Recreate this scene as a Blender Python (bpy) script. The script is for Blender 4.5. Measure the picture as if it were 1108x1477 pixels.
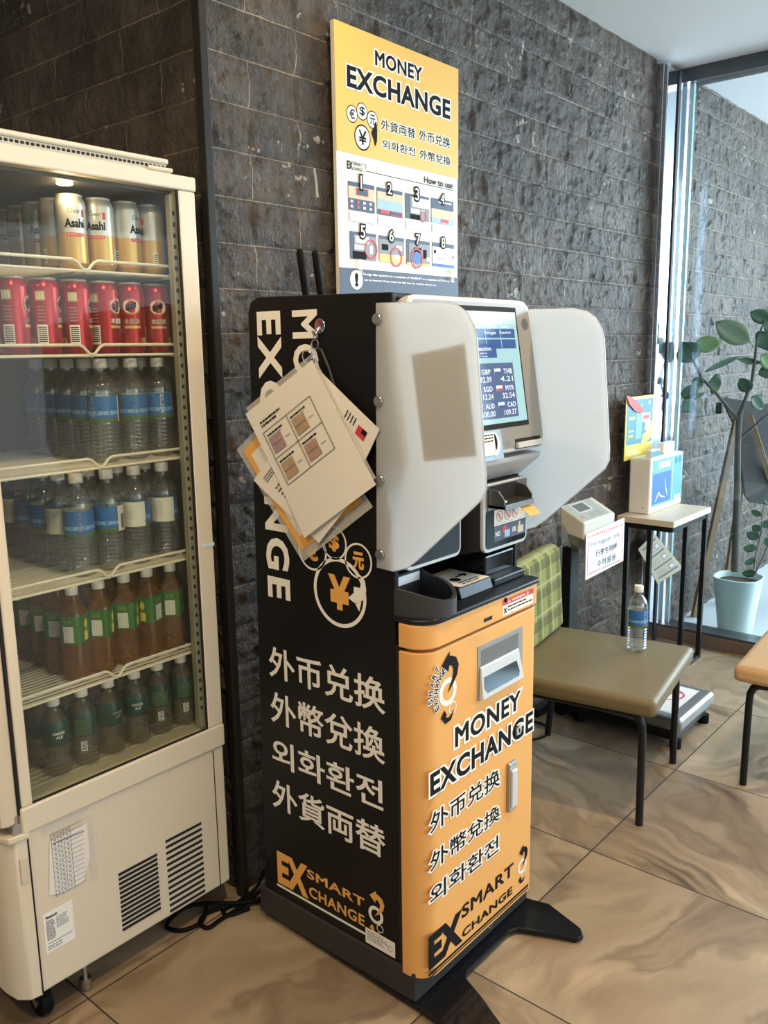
import bpy, bmesh, math, random
from mathutils import Vector, Matrix, noise
PI = math.pi
rnd = random.Random(7)
for o in list(bpy.data.objects): bpy.data.objects.remove(o)
S = bpy.context.scene
COL = S.collection

# ------------------------------------------------------------------ camera, world, lights, exposure
cam = bpy.data.cameras.new('camera'); CAM = bpy.data.objects.new('camera', cam); COL.objects.link(CAM)
cam.sensor_fit = 'VERTICAL'; cam.sensor_height = 36; cam.lens = 1235.7 / 1477 * 36
cam.clip_start = 0.05; cam.clip_end = 100
yaw, pit, roll = 0.70535, -0.18769, -0.01494
Fv = Vector((math.cos(yaw)*math.cos(pit), math.sin(yaw)*math.cos(pit), math.sin(pit)))
Rv0 = Fv.cross(Vector((0, 0, 1))).normalized(); Uv0 = Rv0.cross(Fv)
Rv = math.cos(roll)*Rv0 + math.sin(roll)*Uv0; Uv = -math.sin(roll)*Rv0 + math.cos(roll)*Uv0
CAM.matrix_world = Matrix(((Rv.x, Uv.x, -Fv.x, 0), (Rv.y, Uv.y, -Fv.y, 0), (Rv.z, Uv.z, -Fv.z, 1.5), (0, 0, 0, 1)))
S.camera = CAM
S.view_settings.view_transform = 'Standard'; S.view_settings.look = 'None'
S.view_settings.gamma = 1.0; S.view_settings.use_curve_mapping = False
S.view_settings.exposure = 0.44
S.cycles.transparent_max_bounces = 32
S.cycles.max_bounces = 14
S.cycles.sample_clamp_indirect = 6

W = bpy.data.worlds.new('world'); S.world = W; W.use_nodes = True
bg = W.node_tree.nodes['Background']; bg.inputs[0].default_value = (0.72, 0.87, 1.0, 1); bg.inputs[1].default_value = 1.1

def area(name, loc, aim, sx, sy, power, color):
    l = bpy.data.lights.new(name, 'AREA'); l.shape = 'RECTANGLE'; l.size = sx; l.size_y = sy
    l.energy = power; l.color = color
    o = bpy.data.objects.new(name, l); COL.objects.link(o); o.location = loc
    o.rotation_euler = (Vector(aim) - Vector(loc)).to_track_quat('-Z', 'Y').to_euler(); return o
def spot(name, loc, aim, power, color, ang=90, blend=0.6, size=0.06):
    l = bpy.data.lights.new(name, 'SPOT'); l.energy = power; l.color = color
    l.spot_size = math.radians(ang); l.spot_blend = blend; l.shadow_soft_size = size
    o = bpy.data.objects.new(name, l); COL.objects.link(o); o.location = loc
    o.rotation_euler = (Vector(aim) - Vector(loc)).to_track_quat('-Z', 'Y').to_euler(); return o
WARM = (1.0, 0.74, 0.43); COOL = (0.93, 0.955, 1.0)
spot('downlight', (0.55, 0.35, 2.74), (1.0, 1.0, 0.6), 64, WARM, 120, 0.8)
spot('downlight', (2.2, 0.3, 2.74), (2.2, 0.6, 0), 75, WARM, 125, 0.8)
spot('downlight', (-0.5, 1.0, 2.74), (0.6, 1.7, 0.8), 72, WARM, 120, 0.8)
spot('downlight', (1.62, 1.30, 2.74), (1.62, 1.7, 1.2), 13, WARM, 120, 0.8)
area('daylight_area', (3.0, -4.4, 1.5), (2.4, 1.0, 0.9), 5.0, 2.3, 60, COOL)
area('daylight_area', (6.4, -2.6, 2.3), (5.9, 1.7, 1.3), 3.0, 1.6, 75, (0.72, 0.88, 1.0))  # added area lamp outdoors, brightens the outside wall
area('daylight_area', (6.6, -0.6, 1.9), (3.0, 0.9, 1.1), 3.4, 2.4, 275, COOL)

# ------------------------------------------------------------------ materials
def mat(name, c, r=0.5, m=0.0, spec=0.5, em=0.0, var=0.0, vs=30, bump=0.0, bs=80, coat=0.0, trans=0.0, alpha=1.0, sub=0.0, ior=1.45):
    M = bpy.data.materials.new(name); M.use_nodes = True; nt = M.node_tree; b = nt.nodes['Principled BSDF']
    c = tuple(c) + (1,) if len(c) == 3 else c
    b.inputs['Base Color'].default_value = c; b.inputs['Roughness'].default_value = r
    b.inputs['Metallic'].default_value = m; b.inputs['Specular IOR Level'].default_value = spec
    b.inputs['Coat Weight'].default_value = coat; b.inputs['Transmission Weight'].default_value = trans; b.inputs['IOR'].default_value = ior
    b.inputs['Alpha'].default_value = alpha
    if sub: b.inputs['Subsurface Weight'].default_value = sub; b.inputs['Subsurface Radius'].default_value = (.02, .02, .02)
    if em: b.inputs['Emission Color'].default_value = c; b.inputs['Emission Strength'].default_value = em
    tc = None
    if var or bump:
        tc = nt.nodes.new('ShaderNodeTexCoord')
    if var:
        n = nt.nodes.new('ShaderNodeTexNoise'); n.inputs['Scale'].default_value = vs; n.inputs['Detail'].default_value = 4
        nt.links.new(tc.outputs['Object'], n.inputs['Vector'])
        mx = nt.nodes.new('ShaderNodeMix'); mx.data_type = 'RGBA'
        mx.inputs[6].default_value = tuple(x*(1-var) for x in c[:3]) + (1,); mx.inputs[7].default_value = tuple(min(1, x*(1+var)) for x in c[:3]) + (1,)
        nt.links.new(n.outputs['Fac'], mx.inputs[0]); nt.links.new(mx.outputs[2], b.inputs['Base Color'])
    if bump:
        n = nt.nodes.new('ShaderNodeTexNoise'); n.inputs['Scale'].default_value = bs; n.inputs['Detail'].default_value = 3
        nt.links.new(tc.outputs['Object'], n.inputs['Vector'])
        bp = nt.nodes.new('ShaderNodeBump'); bp.inputs['Strength'].default_value = bump; bp.inputs['Distance'].default_value = 0.002
        nt.links.new(n.outputs['Fac'], bp.inputs['Height']); nt.links.new(bp.outputs['Normal'], b.inputs['Normal'])
    return M
def clear(name, tint, gloss=0.06, rough=0.02, milk=0.0, milkc=(1, 1, 1)):
    """thin clear material: tinted transparency under a fresnel reflection, with a little milky scatter"""
    M = bpy.data.materials.new(name); M.use_nodes = True; nt = M.node_tree; nt.nodes.clear()
    out = nt.nodes.new('ShaderNodeOutputMaterial'); tr = nt.nodes.new('ShaderNodeBsdfTransparent'); tr.inputs[0].default_value = tuple(tint) + (1,)
    gl = nt.nodes.new('ShaderNodeBsdfGlossy'); gl.inputs['Roughness'].default_value = rough
    fr = nt.nodes.new('ShaderNodeLayerWeight'); fr.inputs['Blend'].default_value = 0.5
    pw = nt.nodes.new('ShaderNodeMath'); pw.operation = 'POWER'; pw.inputs[1].default_value = 4.0; nt.links.new(fr.outputs['Facing'], pw.inputs[0])
    sc = nt.nodes.new('ShaderNodeMath'); sc.operation = 'MULTIPLY_ADD'; sc.inputs[1].default_value = 0.55; sc.inputs[2].default_value = gloss*0.3
    nt.links.new(pw.outputs[0], sc.inputs[0])
    src = tr.outputs[0]
    if milk:
        df = nt.nodes.new('ShaderNodeBsdfDiffuse'); df.inputs[0].default_value = tuple(milkc) + (1,)
        m0 = nt.nodes.new('ShaderNodeMixShader'); m0.inputs[0].default_value = milk
        nt.links.new(tr.outputs[0], m0.inputs[1]); nt.links.new(df.outputs[0], m0.inputs[2]); src = m0.outputs[0]
    m1 = nt.nodes.new('ShaderNodeMixShader'); nt.links.new(sc.outputs[0], m1.inputs[0]); nt.links.new(src, m1.inputs[1]); nt.links.new(gl.outputs[0], m1.inputs[2])
    nt.links.new(m1.outputs[0], out.inputs[0]); return M

def stone_mat(name, c1, c2, mortar):
    M = bpy.data.materials.new(name); M.use_nodes = True; nt = M.node_tree; b = nt.nodes['Principled BSDF']
    N = nt.nodes.new; L = nt.links.new
    at = N('ShaderNodeAttribute'); at.attribute_name = 'uvw'          # (along wall, height, 0)
    geo = N('ShaderNodeTexCoord')
    br = N('ShaderNodeTexBrick'); br.offset = 0.5; br.offset_frequency = 2; br.squash = 1
    br.inputs['Scale'].default_value = 1; br.inputs['Brick Width'].default_value = 0.325; br.inputs['Row Height'].default_value = 0.11035
    br.inputs['Mortar Size'].default_value = 0.0013; br.inputs['Mortar Smooth'].default_value = 0.35
    br.inputs['Color1'].default_value = tuple(c1) + (1,); br.inputs['Color2'].default_value = tuple(c2) + (1,); br.inputs['Mortar'].default_value = tuple(mortar) + (1,)
    br.inputs['Bias'].default_value = -0.1
    L(at.outputs['Vector'], br.inputs['Vector'])
    n1 = N('ShaderNodeTexNoise'); n1.inputs['Scale'].default_value = 9; n1.inputs['Detail'].default_value = 6; n1.inputs['Roughness'].default_value = 0.65
    mp = N('ShaderNodeMapping'); mp.inputs['Scale'].default_value = (1, 1, 0.7); L(geo.outputs['Object'], mp.inputs['Vector']); L(mp.outputs[0], n1.inputs['Vector'])
    r1 = N('ShaderNodeValToRGB'); r1.color_ramp.elements[0].position = 0.3; r1.color_ramp.elements[0].color = (0.40, 0.38, 0.37, 1); r1.color_ramp.elements[1].position = 0.72; r1.color_ramp.elements[1].color = (1.5, 1.45, 1.36, 1)
    L(n1.outputs['Fac'], r1.inputs[0])
    mu = N('ShaderNodeMix'); mu.data_type = 'RGBA'; mu.blend_type = 'MULTIPLY'; mu.inputs[0].default_value = 1
    L(br.outputs['Color'], mu.inputs[6]); L(r1.outputs[0], mu.inputs[7])
    # pale specks painted into the colour as glints off the stone facets
    n2 = N('ShaderNodeTexNoise'); n2.inputs['Scale'].default_value = 38; n2.inputs['Detail'].default_value = 2; L(geo.outputs['Object'], n2.inputs['Vector'])
    n3 = N('ShaderNodeTexNoise'); n3.inputs['Scale'].default_value = 5; L(geo.outputs['Object'], n3.inputs['Vector'])
    ad = N('ShaderNodeMath'); ad.operation = 'MULTIPLY'; L(n2.outputs['Fac'], ad.inputs[0]); L(n3.outputs['Fac'], ad.inputs[1])
    r2 = N('ShaderNodeValToRGB'); r2.color_ramp.elements[0].position = 0.425; r2.color_ramp.elements[1].position = 0.46; L(ad.outputs[0], r2.inputs[0])
    mc = N('ShaderNodeMix'); mc.data_type = 'RGBA'; L(r2.outputs[0], mc.inputs[0]); L(mu.outputs[2], mc.inputs[6]); mc.inputs[7].default_value = (0.48, 0.42, 0.33, 1)
    L(mc.outputs[2], b.inputs['Base Color'])
    b.inputs['Roughness'].default_value = 0.40; b.inputs['Specular IOR Level'].default_value = 0.5
    nb = N('ShaderNodeTexNoise'); nb.noise_type = 'RIDGED_MULTIFRACTAL'; nb.inputs['Scale'].default_value = 16; nb.inputs['Detail'].default_value = 7; nb.inputs['Roughness'].default_value = 0.6; L(mp.outputs[0], nb.inputs['Vector'])
    nc = N('ShaderNodeTexNoise'); nc.inputs['Scale'].default_value = 55; nc.inputs['Detail'].default_value = 6; nc.inputs['Roughness'].default_value = 0.65; L(mp.outputs[0], nc.inputs['Vector'])
    nm = N('ShaderNodeMath'); nm.operation = 'MULTIPLY_ADD'; nm.inputs[1].default_value = 0.30; L(nb.outputs['Fac'], nm.inputs[0]); L(nc.outputs['Fac'], nm.inputs[2])
    bp = N('ShaderNodeBump'); bp.inputs['Strength'].default_value = 1.0; bp.inputs['Distance'].default_value = 0.028; L(nm.outputs[0], bp.inputs['Height'])
    L(bp.outputs['Normal'], b.inputs['Normal']); return M

def floor_mat(name, cool=False):
    M = bpy.data.materials.new(name); M.use_nodes = True; nt = M.node_tree; b = nt.nodes['Principled BSDF']
    N = nt.nodes.new; L = nt.links.new
    tc = N('ShaderNodeTexCoord'); sub = N('ShaderNodeVectorMath'); sub.operation = 'SUBTRACT'; sub.inputs[1].default_value = (1.54, 1.06, 0); L(tc.outputs['Object'], sub.inputs[0])
    dv = N('ShaderNodeVectorMath'); dv.operation = 'DIVIDE'; dv.inputs[1].default_value = (0.65, 0.64, 1); L(sub.outputs[0], dv.inputs[0])
    fl = N('ShaderNodeVectorMath'); fl.operation = 'FLOOR'; L(dv.outputs[0], fl.inputs[0])
    fr = N('ShaderNodeVectorMath'); fr.operation = 'FRACTION'; L(dv.outputs[0], fr.inputs[0])
    wn = N('ShaderNodeTexWhiteNoise'); wn.noise_dimensions = '3D'; L(fl.outputs[0], wn.inputs['Vector'])
    # each tile takes its own patch of the marbling, turned by its own quarter turn
    ms = N('ShaderNodeVectorMath'); ms.operation = 'SCALE'; ms.inputs['Scale'].default_value = 30; L(wn.outputs['Color'], ms.inputs[0])
    ang = N('ShaderNodeMath'); ang.operation = 'MULTIPLY'; ang.inputs[1].default_value = 4.0; L(wn.outputs['Value'], ang.inputs[0])
    af = N('ShaderNodeMath'); af.operation = 'FLOOR'; L(ang.outputs[0], af.inputs[0])
    a2 = N('ShaderNodeMath'); a2.operation = 'MULTIPLY_ADD'; a2.inputs[1].default_value = PI/2; a2.inputs[2].default_value = 0.35; L(af.outputs[0], a2.inputs[0])
    ro = N('ShaderNodeVectorRotate'); ro.rotation_type = 'Z_AXIS'; L(fr.outputs[0], ro.inputs['Vector']); L(a2.outputs[0], ro.inputs['Angle'])
    po = N('ShaderNodeVectorMath'); po.operation = 'ADD'; L(ro.outputs[0], po.inputs[0]); L(ms.outputs[0], po.inputs[1])
    # warp
    w1 = N('ShaderNodeTexNoise'); w1.inputs['Scale'].default_value = 1.3; w1.inputs['Detail'].default_value = 4; w1.inputs['Roughness'].default_value = 0.45; L(po.outputs[0], w1.inputs['Vector'])
    wsc = N('ShaderNodeVectorMath'); wsc.operation = 'SCALE'; wsc.inputs['Scale'].default_value = 0.9; L(w1.outputs['Color'], wsc.inputs[0])
    pw = N('ShaderNodeVectorMath'); pw.operation = 'ADD'; L(po.outputs[0], pw.inputs[0]); L(wsc.outputs[0], pw.inputs[1])
    st = N('ShaderNodeMapping'); st.inputs['Scale'].default_value = (1.7, 0.5, 1); L(pw.outputs[0], st.inputs['Vector'])
    n1 = N('ShaderNodeTexNoise'); n1.inputs['Scale'].default_value = 1.0; n1.inputs['Detail'].default_value = 6; n1.inputs['Roughness'].default_value = 0.5; L(st.outputs[0], n1.inputs['Vector'])
    r1 = N('ShaderNodeValToRGB'); cr = r1.color_ramp
    pts = [(0.27, (0.15, 0.108, 0.074)), (0.38, (0.25, 0.182, 0.122)), (0.45, (0.37, 0.275, 0.182)), (0.48, (0.28, 0.205, 0.135)), (0.52, (0.45, 0.345, 0.228)), (0.61, (0.38, 0.285, 0.185)), (0.70, (0.53, 0.42, 0.285))]
    while len(cr.elements) < len(pts): cr.elements.new(0.5)
    for e, (p, c) in zip(cr.elements, pts): e.position = p; e.color = c + (1,)
    L(n1.outputs['Fac'], r1.inputs[0])
    # flowing bands, present only where a second noise lets them through
    st2 = N('ShaderNodeMapping'); st2.inputs['Scale'].default_value = (9, 0.9, 1); L(pw.outputs[0], st2.inputs['Vector'])
    wv = N('ShaderNodeTexNoise'); wv.inputs['Scale'].default_value = 1.0; wv.inputs['Detail'].default_value = 3; wv.inputs['Roughness'].default_value = 0.6; L(st2.outputs[0], wv.inputs['Vector'])
    r2 = N('ShaderNodeValToRGB'); r2.color_ramp.elements[0].position = 0.34; r2.color_ramp.elements[0].color = (0.42, 0.37, 0.33, 1); r2.color_ramp.elements[1].position = 0.68; r2.color_ramp.elements[1].color = (1.42, 1.38, 1.3, 1)
    e = r2.color_ramp.elements.new(0.46); e.color = (0.82, 0.79, 0.76, 1); e = r2.color_ramp.elements.new(0.55); e.color = (1.08, 1.06, 1.03, 1)
    L(wv.outputs['Fac'], r2.inputs[0])
    mk = N('ShaderNodeTexNoise'); mk.inputs['Scale'].default_value = 1.5; mk.inputs['Detail'].default_value = 1; L(po.outputs[0], mk.inputs['Vector'])
    mr = N('ShaderNodeMapRange'); mr.inputs['From Min'].default_value = 0.42; mr.inputs['From Max'].default_value = 0.66; L(mk.outputs['Fac'], mr.inputs['Value'])
    mu = N('ShaderNodeMix'); mu.data_type = 'RGBA'; mu.blend_type = 'MULTIPLY'; L(mr.outputs[0], mu.inputs[0]); L(r1.outputs[0], mu.inputs[6]); L(r2.outputs[0], mu.inputs[7])
    # tint per tile
    tr = N('ShaderNodeValToRGB'); tr.color_ramp.elements[0].color = (0.72, 0.70, 0.70, 1); tr.color_ramp.elements[1].color = (1.12, 1.10, 1.05, 1); L(wn.outputs['Value'], tr.inputs[0])
    m2 = N('ShaderNodeMix'); m2.data_type = 'RGBA'; m2.blend_type = 'MULTIPLY'; m2.inputs[0].default_value = 1; L(mu.outputs[2], m2.inputs[6]); L(tr.outputs[0], m2.inputs[7])
    # grout
    sx = N('ShaderNodeSeparateXYZ'); L(fr.outputs[0], sx.inputs[0])
    def edge(o):
        a = N('ShaderNodeMath'); a.operation = 'SUBTRACT'; a.inputs[1].default_value = 0.5; L(o, a.inputs[0])
        c = N('ShaderNodeMath'); c.operation = 'ABSOLUTE'; L(a.outputs[0], c.inputs[0]); return c.outputs[0]
    mxm = N('ShaderNodeMath'); mxm.operation = 'MAXIMUM'; L(edge(sx.outputs[0]), mxm.inputs[0]); L(edge(sx.outputs[1]), mxm.inputs[1])
    gt = N('ShaderNodeMath'); gt.operation = 'GREATER_THAN'; gt.inputs[1].default_value = 0.4965; L(mxm.outputs[0], gt.inputs[0])
    m3 = N('ShaderNodeMix'); m3.data_type = 'RGBA'; L(gt.outputs[0], m3.inputs[0]); L(m2.outputs[2], m3.inputs[6]); m3.inputs[7].default_value = (0.045, 0.035, 0.027, 1)
    L(m3.outputs[2], b.inputs['Base Color'])
    rr = N('ShaderNodeMath'); rr.operation = 'MULTIPLY_ADD'; rr.inputs[1].default_value = 0.4; rr.inputs[2].default_value = 0.34; L(gt.outputs[0], rr.inputs[0]); L(rr.outputs[0], b.inputs['Roughness'])
    bp = N('ShaderNodeBump'); bp.invert = True; bp.inputs['Strength'].default_value = 0.5; bp.inputs['Distance'].default_value = 0.002; L(gt.outputs[0], bp.inputs['Height']); L(bp.outputs['Normal'], b.inputs['Normal'])
    return M

def plaid_mat(name):
    M = bpy.data.materials.new(name); M.use_nodes = True; nt = M.node_tree; b = nt.nodes['Principled BSDF']; N = nt.nodes.new; L = nt.links.new
    tc = N('ShaderNodeTexCoord'); sp = N('ShaderNodeSeparateXYZ'); L(tc.outputs['Object'], sp.inputs[0])
    def band(out, per, ph, width):
        a = N('ShaderNodeMath'); a.operation = 'MULTIPLY_ADD'; a.inputs[1].default_value = 1/per; a.inputs[2].default_value = ph; L(out, a.inputs[0])
        f = N('ShaderNodeMath'); f.operation = 'FRACT'; L(a.outputs[0], f.inputs[0])
        g = N('ShaderNodeMath'); g.operation = 'LESS_THAN'; g.inputs[1].default_value = width; L(f.outputs[0], g.inputs[0]); return g.outputs[0]
    col = None
    def layer(prev, fac, c, amt):
        s = N('ShaderNodeMath'); s.operation = 'MULTIPLY'; s.inputs[1].default_value = amt; L(fac, s.inputs[0])
        m = N('ShaderNodeMix'); m.data_type = 'RGBA'; L(s.outputs[0], m.inputs[0])
        if prev is None: m.inputs[6].default_value = (0.25, 0.24, 0.078, 1)
        else: L(prev, m.inputs[6])
        m.inputs[7].default_value = c; return m.outputs[2]
    dk = (0.085, 0.085, 0.04, 1); lt = (0.40, 0.40, 0.20, 1)
    col = layer(None, band(sp.outputs[2], 0.105, 0.2, 0.34), dk, 0.62)
    col = layer(col, band(sp.outputs[0], 0.105, 0.1, 0.34), dk, 0.58)
    col = layer(col, band(sp.outputs[2], 0.105, 0.75, 0.09), lt, 0.6)
    col = layer(col, band(sp.outputs[0], 0.105, 0.65, 0.09), lt, 0.6)
    L(col, b.inputs['Base Color']); b.inputs['Roughness'].default_value = 0.9; b.inputs['Specular IOR Level'].default_value = 0.15
    n = N('ShaderNodeTexNoise'); n.inputs['Scale'].default_value = 400; L(tc.outputs['Object'], n.inputs['Vector'])
    bp = N('ShaderNodeBump'); bp.inputs['Strength'].default_value = 0.3; bp.inputs['Distance'].default_value = 0.001; L(n.outputs['Fac'], bp.inputs['Height']); L(bp.outputs['Normal'], b.inputs['Normal'])
    return M

m = {}
m['stone'] = stone_mat('split_slate', (0.088, 0.068, 0.051), (0.132, 0.105, 0.080), (0.40, 0.33, 0.245))
m['floor'] = floor_mat('marbled_tile')
m['ceiling'] = mat('ceiling_paint', (0.70, 0.69, 0.67), 0.9, var=0.02)
m['strip'] = mat('corner_strip', (0.022, 0.019, 0.016), 0.5, spec=0.25, var=0.1)
m['chrome'] = mat('polished_steel', (0.66, 0.70, 0.78), 0.08, 1.0, var=0.02)
m['gasket'] = mat('gasket_rubber', (0.02, 0.02, 0.022), 0.6, var=0.1)
m['darkalu'] = mat('dark_aluminium', (0.10, 0.11, 0.115), 0.35, 0.6, var=0.05)
m['bronze'] = mat('bronze_sill', (0.18, 0.13, 0.095), 0.4, 0.3, var=0.1)
m['pane'] = clear('window_pane', (0.80, 0.89, 0.93), 0.12, 0.0)
m['glassedge'] = mat('glass_edge', (0.45, 0.68, 0.70), 0.15, var=0.05, alpha=0.75)
m['outfloor'] = mat('outside_paving', (0.44, 0.47, 0.48), 0.6, var=0.06, vs=4)
m['cream'] = mat('cream_enamel', (0.72, 0.62, 0.46), 0.38, var=0.015, vs=6)
m['cream2'] = mat('cream_plastic', (0.66, 0.55, 0.39), 0.45, var=0.015, vs=6)
m['slot'] = mat('slot_black', (0.012, 0.010, 0.009), 0.8, var=0.1)
m['fridgein'] = mat('fridge_liner', (0.05, 0.046, 0.038), 0.5, var=0.05)
m['fridgefloor'] = mat('fridge_floor', (0.42, 0.39, 0.28), 0.45, var=0.05)
m['wire'] = mat('white_coated_wire', (0.80, 0.75, 0.62), 0.35, var=0.02)
m['rail'] = mat('shelf_standard', (0.36, 0.33, 0.24), 0.4, 0.3, var=0.04)
m['fglass'] = clear('fridge_glass', (0.93, 0.94, 0.90), 0.045, 0.0, 0.012, (0.9, 0.85, 0.7))
m['black'] = mat('kiosk_black', (0.0065, 0.006, 0.006), 0.42, spec=0.3, var=0.05)
m['blackgloss'] = mat('black_gloss', (0.008, 0.008, 0.010), 0.12, spec=0.35, var=0.05)
m['blacksteel'] = mat('black_powder_steel', (0.011, 0.011, 0.012), 0.38, spec=0.3, var=0.1)
m['navy'] = mat('kiosk_back_panel', (0.018, 0.021, 0.032), 0.35, var=0.05)
m['base'] = mat('kiosk_plinth', (0.038, 0.035, 0.031), 0.55, spec=0.25, var=0.08)
m['orange'] = mat('orange_enamel', (0.81, 0.395, 0.115), 0.42, spec=0.35, var=0.012, vs=4)
m['trayg'] = mat('tray_grey', (0.042, 0.041, 0.041), 0.45, spec=0.35, var=0.06)
m['trayb'] = mat('tray_black', (0.011, 0.012, 0.016), 0.32, spec=0.28, var=0.06)
m['silver'] = mat('silver_bezel', (0.62, 0.62, 0.60), 0.32, 0.15, var=0.02)
m['silverd'] = mat('champagne_face', (0.27, 0.255, 0.23), 0.36, 0.0, spec=0.35, coat=0.08, var=0.02)
m['white'] = mat('white_print', (0.86, 0.82, 0.74), 0.5, var=0.01)
m['halo'] = mat('cream_print', (0.90, 0.84, 0.72), 0.5, var=0.01)
m['ink'] = mat('black_ink', (0.012, 0.010, 0.011), 0.65, spec=0.12, var=0.05)
m['orangeprint'] = mat('orange_print', (0.80, 0.40, 0.10), 0.5, var=0.02)
def frosted(name, c):
    M = bpy.data.materials.new(name); M.use_nodes = True; nt = M.node_tree; nt.nodes.clear(); N = nt.nodes.new; L = nt.links.new
    out = N('ShaderNodeOutputMaterial'); df = N('ShaderNodeBsdfDiffuse'); tl = N('ShaderNodeBsdfTranslucent'); gl = N('ShaderNodeBsdfGlossy'); gl.inputs['Roughness'].default_value = 0.12
    nz = N('ShaderNodeTexNoise'); nz.inputs['Scale'].default_value = 3
    rp = N('ShaderNodeValToRGB'); rp.color_ramp.elements[0].color = tuple(x*0.98 for x in c) + (1,); rp.color_ramp.elements[1].color = tuple(c) + (1,); L(nz.outputs['Fac'], rp.inputs[0])
    L(rp.outputs[0], df.inputs[0]); L(rp.outputs[0], tl.inputs[0])
    a = N('ShaderNodeMixShader'); a.inputs[0].default_value = 0.78; L(df.outputs[0], a.inputs[1]); L(tl.outputs[0], a.inputs[2])
    fr = N('ShaderNodeFresnel'); fr.inputs[0].default_value = 1.45
    b2 = N('ShaderNodeMixShader'); L(fr.outputs[0], b2.inputs[0]); L(a.outputs[0], b2.inputs[1]); L(gl.outputs[0], b2.inputs[2]); L(b2.outputs[0], out.inputs[0]); return M
m['acrylic'] = frosted('frosted_acrylic', (0.97, 0.975, 0.97))
m['steel'] = mat('brushed_steel', (0.55, 0.54, 0.52), 0.28, 1.0, var=0.04)
m['darksteel'] = mat('dark_steel', (0.22, 0.21, 0.20), 0.35, 0.9, var=0.05)
m['paper'] = mat('white_paper', (0.80, 0.75, 0.66), 0.55, var=0.02, vs=8, bump=0.15, bs=12, coat=0.35)
m['paperw'] = mat('cool_paper', (0.85, 0.85, 0.86), 0.5, var=0.02, coat=0.3)
m['film'] = mat('clear_sleeve', (0.84, 0.80, 0.72), 0.2, alpha=0.30, var=0.03)
m['note_a'] = mat('banknote_mauve', (0.38, 0.24, 0.26), 0.6, var=0.3, vs=120)
m['note_b'] = mat('banknote_brown', (0.42, 0.29, 0.17), 0.6, var=0.3, vs=120)
m['note_c'] = mat('banknote_rose', (0.42, 0.25, 0.20), 0.6, var=0.3, vs=120)
m['line'] = mat('grey_ink', (0.14, 0.12, 0.11), 0.6, var=0.05)
m['red'] = mat('red_print', (0.62, 0.05, 0.05), 0.5, var=0.04)
m['blue'] = mat('blue_print', (0.045, 0.15, 0.42), 0.5, var=0.04)
m['yellow'] = mat('poster_yellow', (0.90, 0.49, 0.085), 0.45, var=0.01, vs=4)
m['pwhite'] = mat('poster_white', (0.86, 0.79, 0.66), 0.5, var=0.01)
m['pnavy'] = mat('poster_navy', (0.055, 0.068, 0.11), 0.5, var=0.03)
m['grey'] = mat('mid_grey', (0.26, 0.25, 0.25), 0.5, var=0.05)
m['lgrey'] = mat('light_grey', (0.55, 0.54, 0.52), 0.5, var=0.03)
m['sky'] = mat('printed_sky', (0.35, 0.50, 0.66), 0.5, var=0.2, vs=60)
m['tan'] = mat('printed_tan', (0.66, 0.52, 0.32), 0.5, var=0.1, vs=60)
m['olive'] = mat('olive_leatherette', (0.185, 0.140, 0.066), 0.48, var=0.10, vs=14, bump=0.15, bs=300)
m['tanseat'] = mat('tan_leatherette', (0.58, 0.36, 0.18), 0.45, var=0.05, vs=10, bump=0.1, bs=300)
m['plaid'] = plaid_mat('green_plaid')
m['wood'] = mat('pale_wood', (0.70, 0.58, 0.42), 0.45, var=0.06, vs=20)
m['woodedge'] = mat('pale_wood_edge', (0.74, 0.66, 0.54), 0.45, var=0.04)
m['scalebody'] = mat('scale_beige', (0.56, 0.53, 0.44), 0.5, var=0.03)
m['scaletop'] = mat('scale_face', (0.36, 0.375, 0.34), 0.3, var=0.03)
m['platform'] = mat('platform_steel', (0.30, 0.295, 0.29), 0.38, 0.85, var=0.05)
m['pocket'] = mat('pocket_grey', (0.30, 0.285, 0.265), 0.4, spec=0.35, var=0.04)
m['flapglass'] = mat('flap_glass', (0.20, 0.27, 0.33), 0.07, 0.8, var=0.1)
m['lcd'] = mat('lcd', (0.10, 0.12, 0.11), 0.2, var=0.05)
m['stationw'] = mat('station_white', (0.80, 0.76, 0.70), 0.4, var=0.01)
m['teal'] = mat('teal_print', (0.025, 0.20, 0.26), 0.45, var=0.05)
m['lightblue'] = mat('sky_blue_print', (0.13, 0.38, 0.56), 0.4, var=0.15, vs=40)
m['yellow2'] = mat('lemon_print', (0.80, 0.62, 0.10), 0.45, var=0.05)
m['pot'] = mat('mint_pot', (0.66, 0.76, 0.71), 0.4, var=0.02)
m['soil'] = mat('soil', (0.07, 0.05, 0.035), 0.9, var=0.3)
m['bark'] = mat('bark', (0.11, 0.09, 0.075), 0.8, var=0.25, vs=40)
m['leaf'] = mat('leaf_green', (0.055, 0.105, 0.05), 0.42, var=0.25, vs=25, sub=0.0)
m['leafb'] = mat('leaf_bright', (0.17, 0.25, 0.075), 0.42, var=0.2, vs=25)
m['leafp'] = mat('leaf_pale', (0.22, 0.25, 0.13), 0.5, var=0.2, vs=25)
m['easel'] = mat('easel_wood', (0.27, 0.17, 0.09), 0.6, var=0.2, vs=30)
m['board'] = mat('easel_board', (0.095, 0.086, 0.078), 0.5, var=0.1)
m['cable'] = mat('cable_rubber', (0.005, 0.005, 0.005), 0.6, spec=0.12, var=0.1)
m['led'] = mat('green_led', (0.25, 1.0, 0.55), 0.5, em=3)
m['reflectdisc'] = mat('warm_reflection', (1.0, 0.80, 0.45), 0.5, em=6)  # glow that stands in for a downlight mirrored in the fridge glass
m['pet'] = clear('clear_plastic', (0.98, 0.985, 0.985), 0.40, 0.025, 0.015, (0.9, 0.9, 0.88))
m['water'] = clear('still_water', (0.95, 0.965, 0.97), 0.2, 0.04, 0.035, (0.85, 0.86, 0.86))
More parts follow.
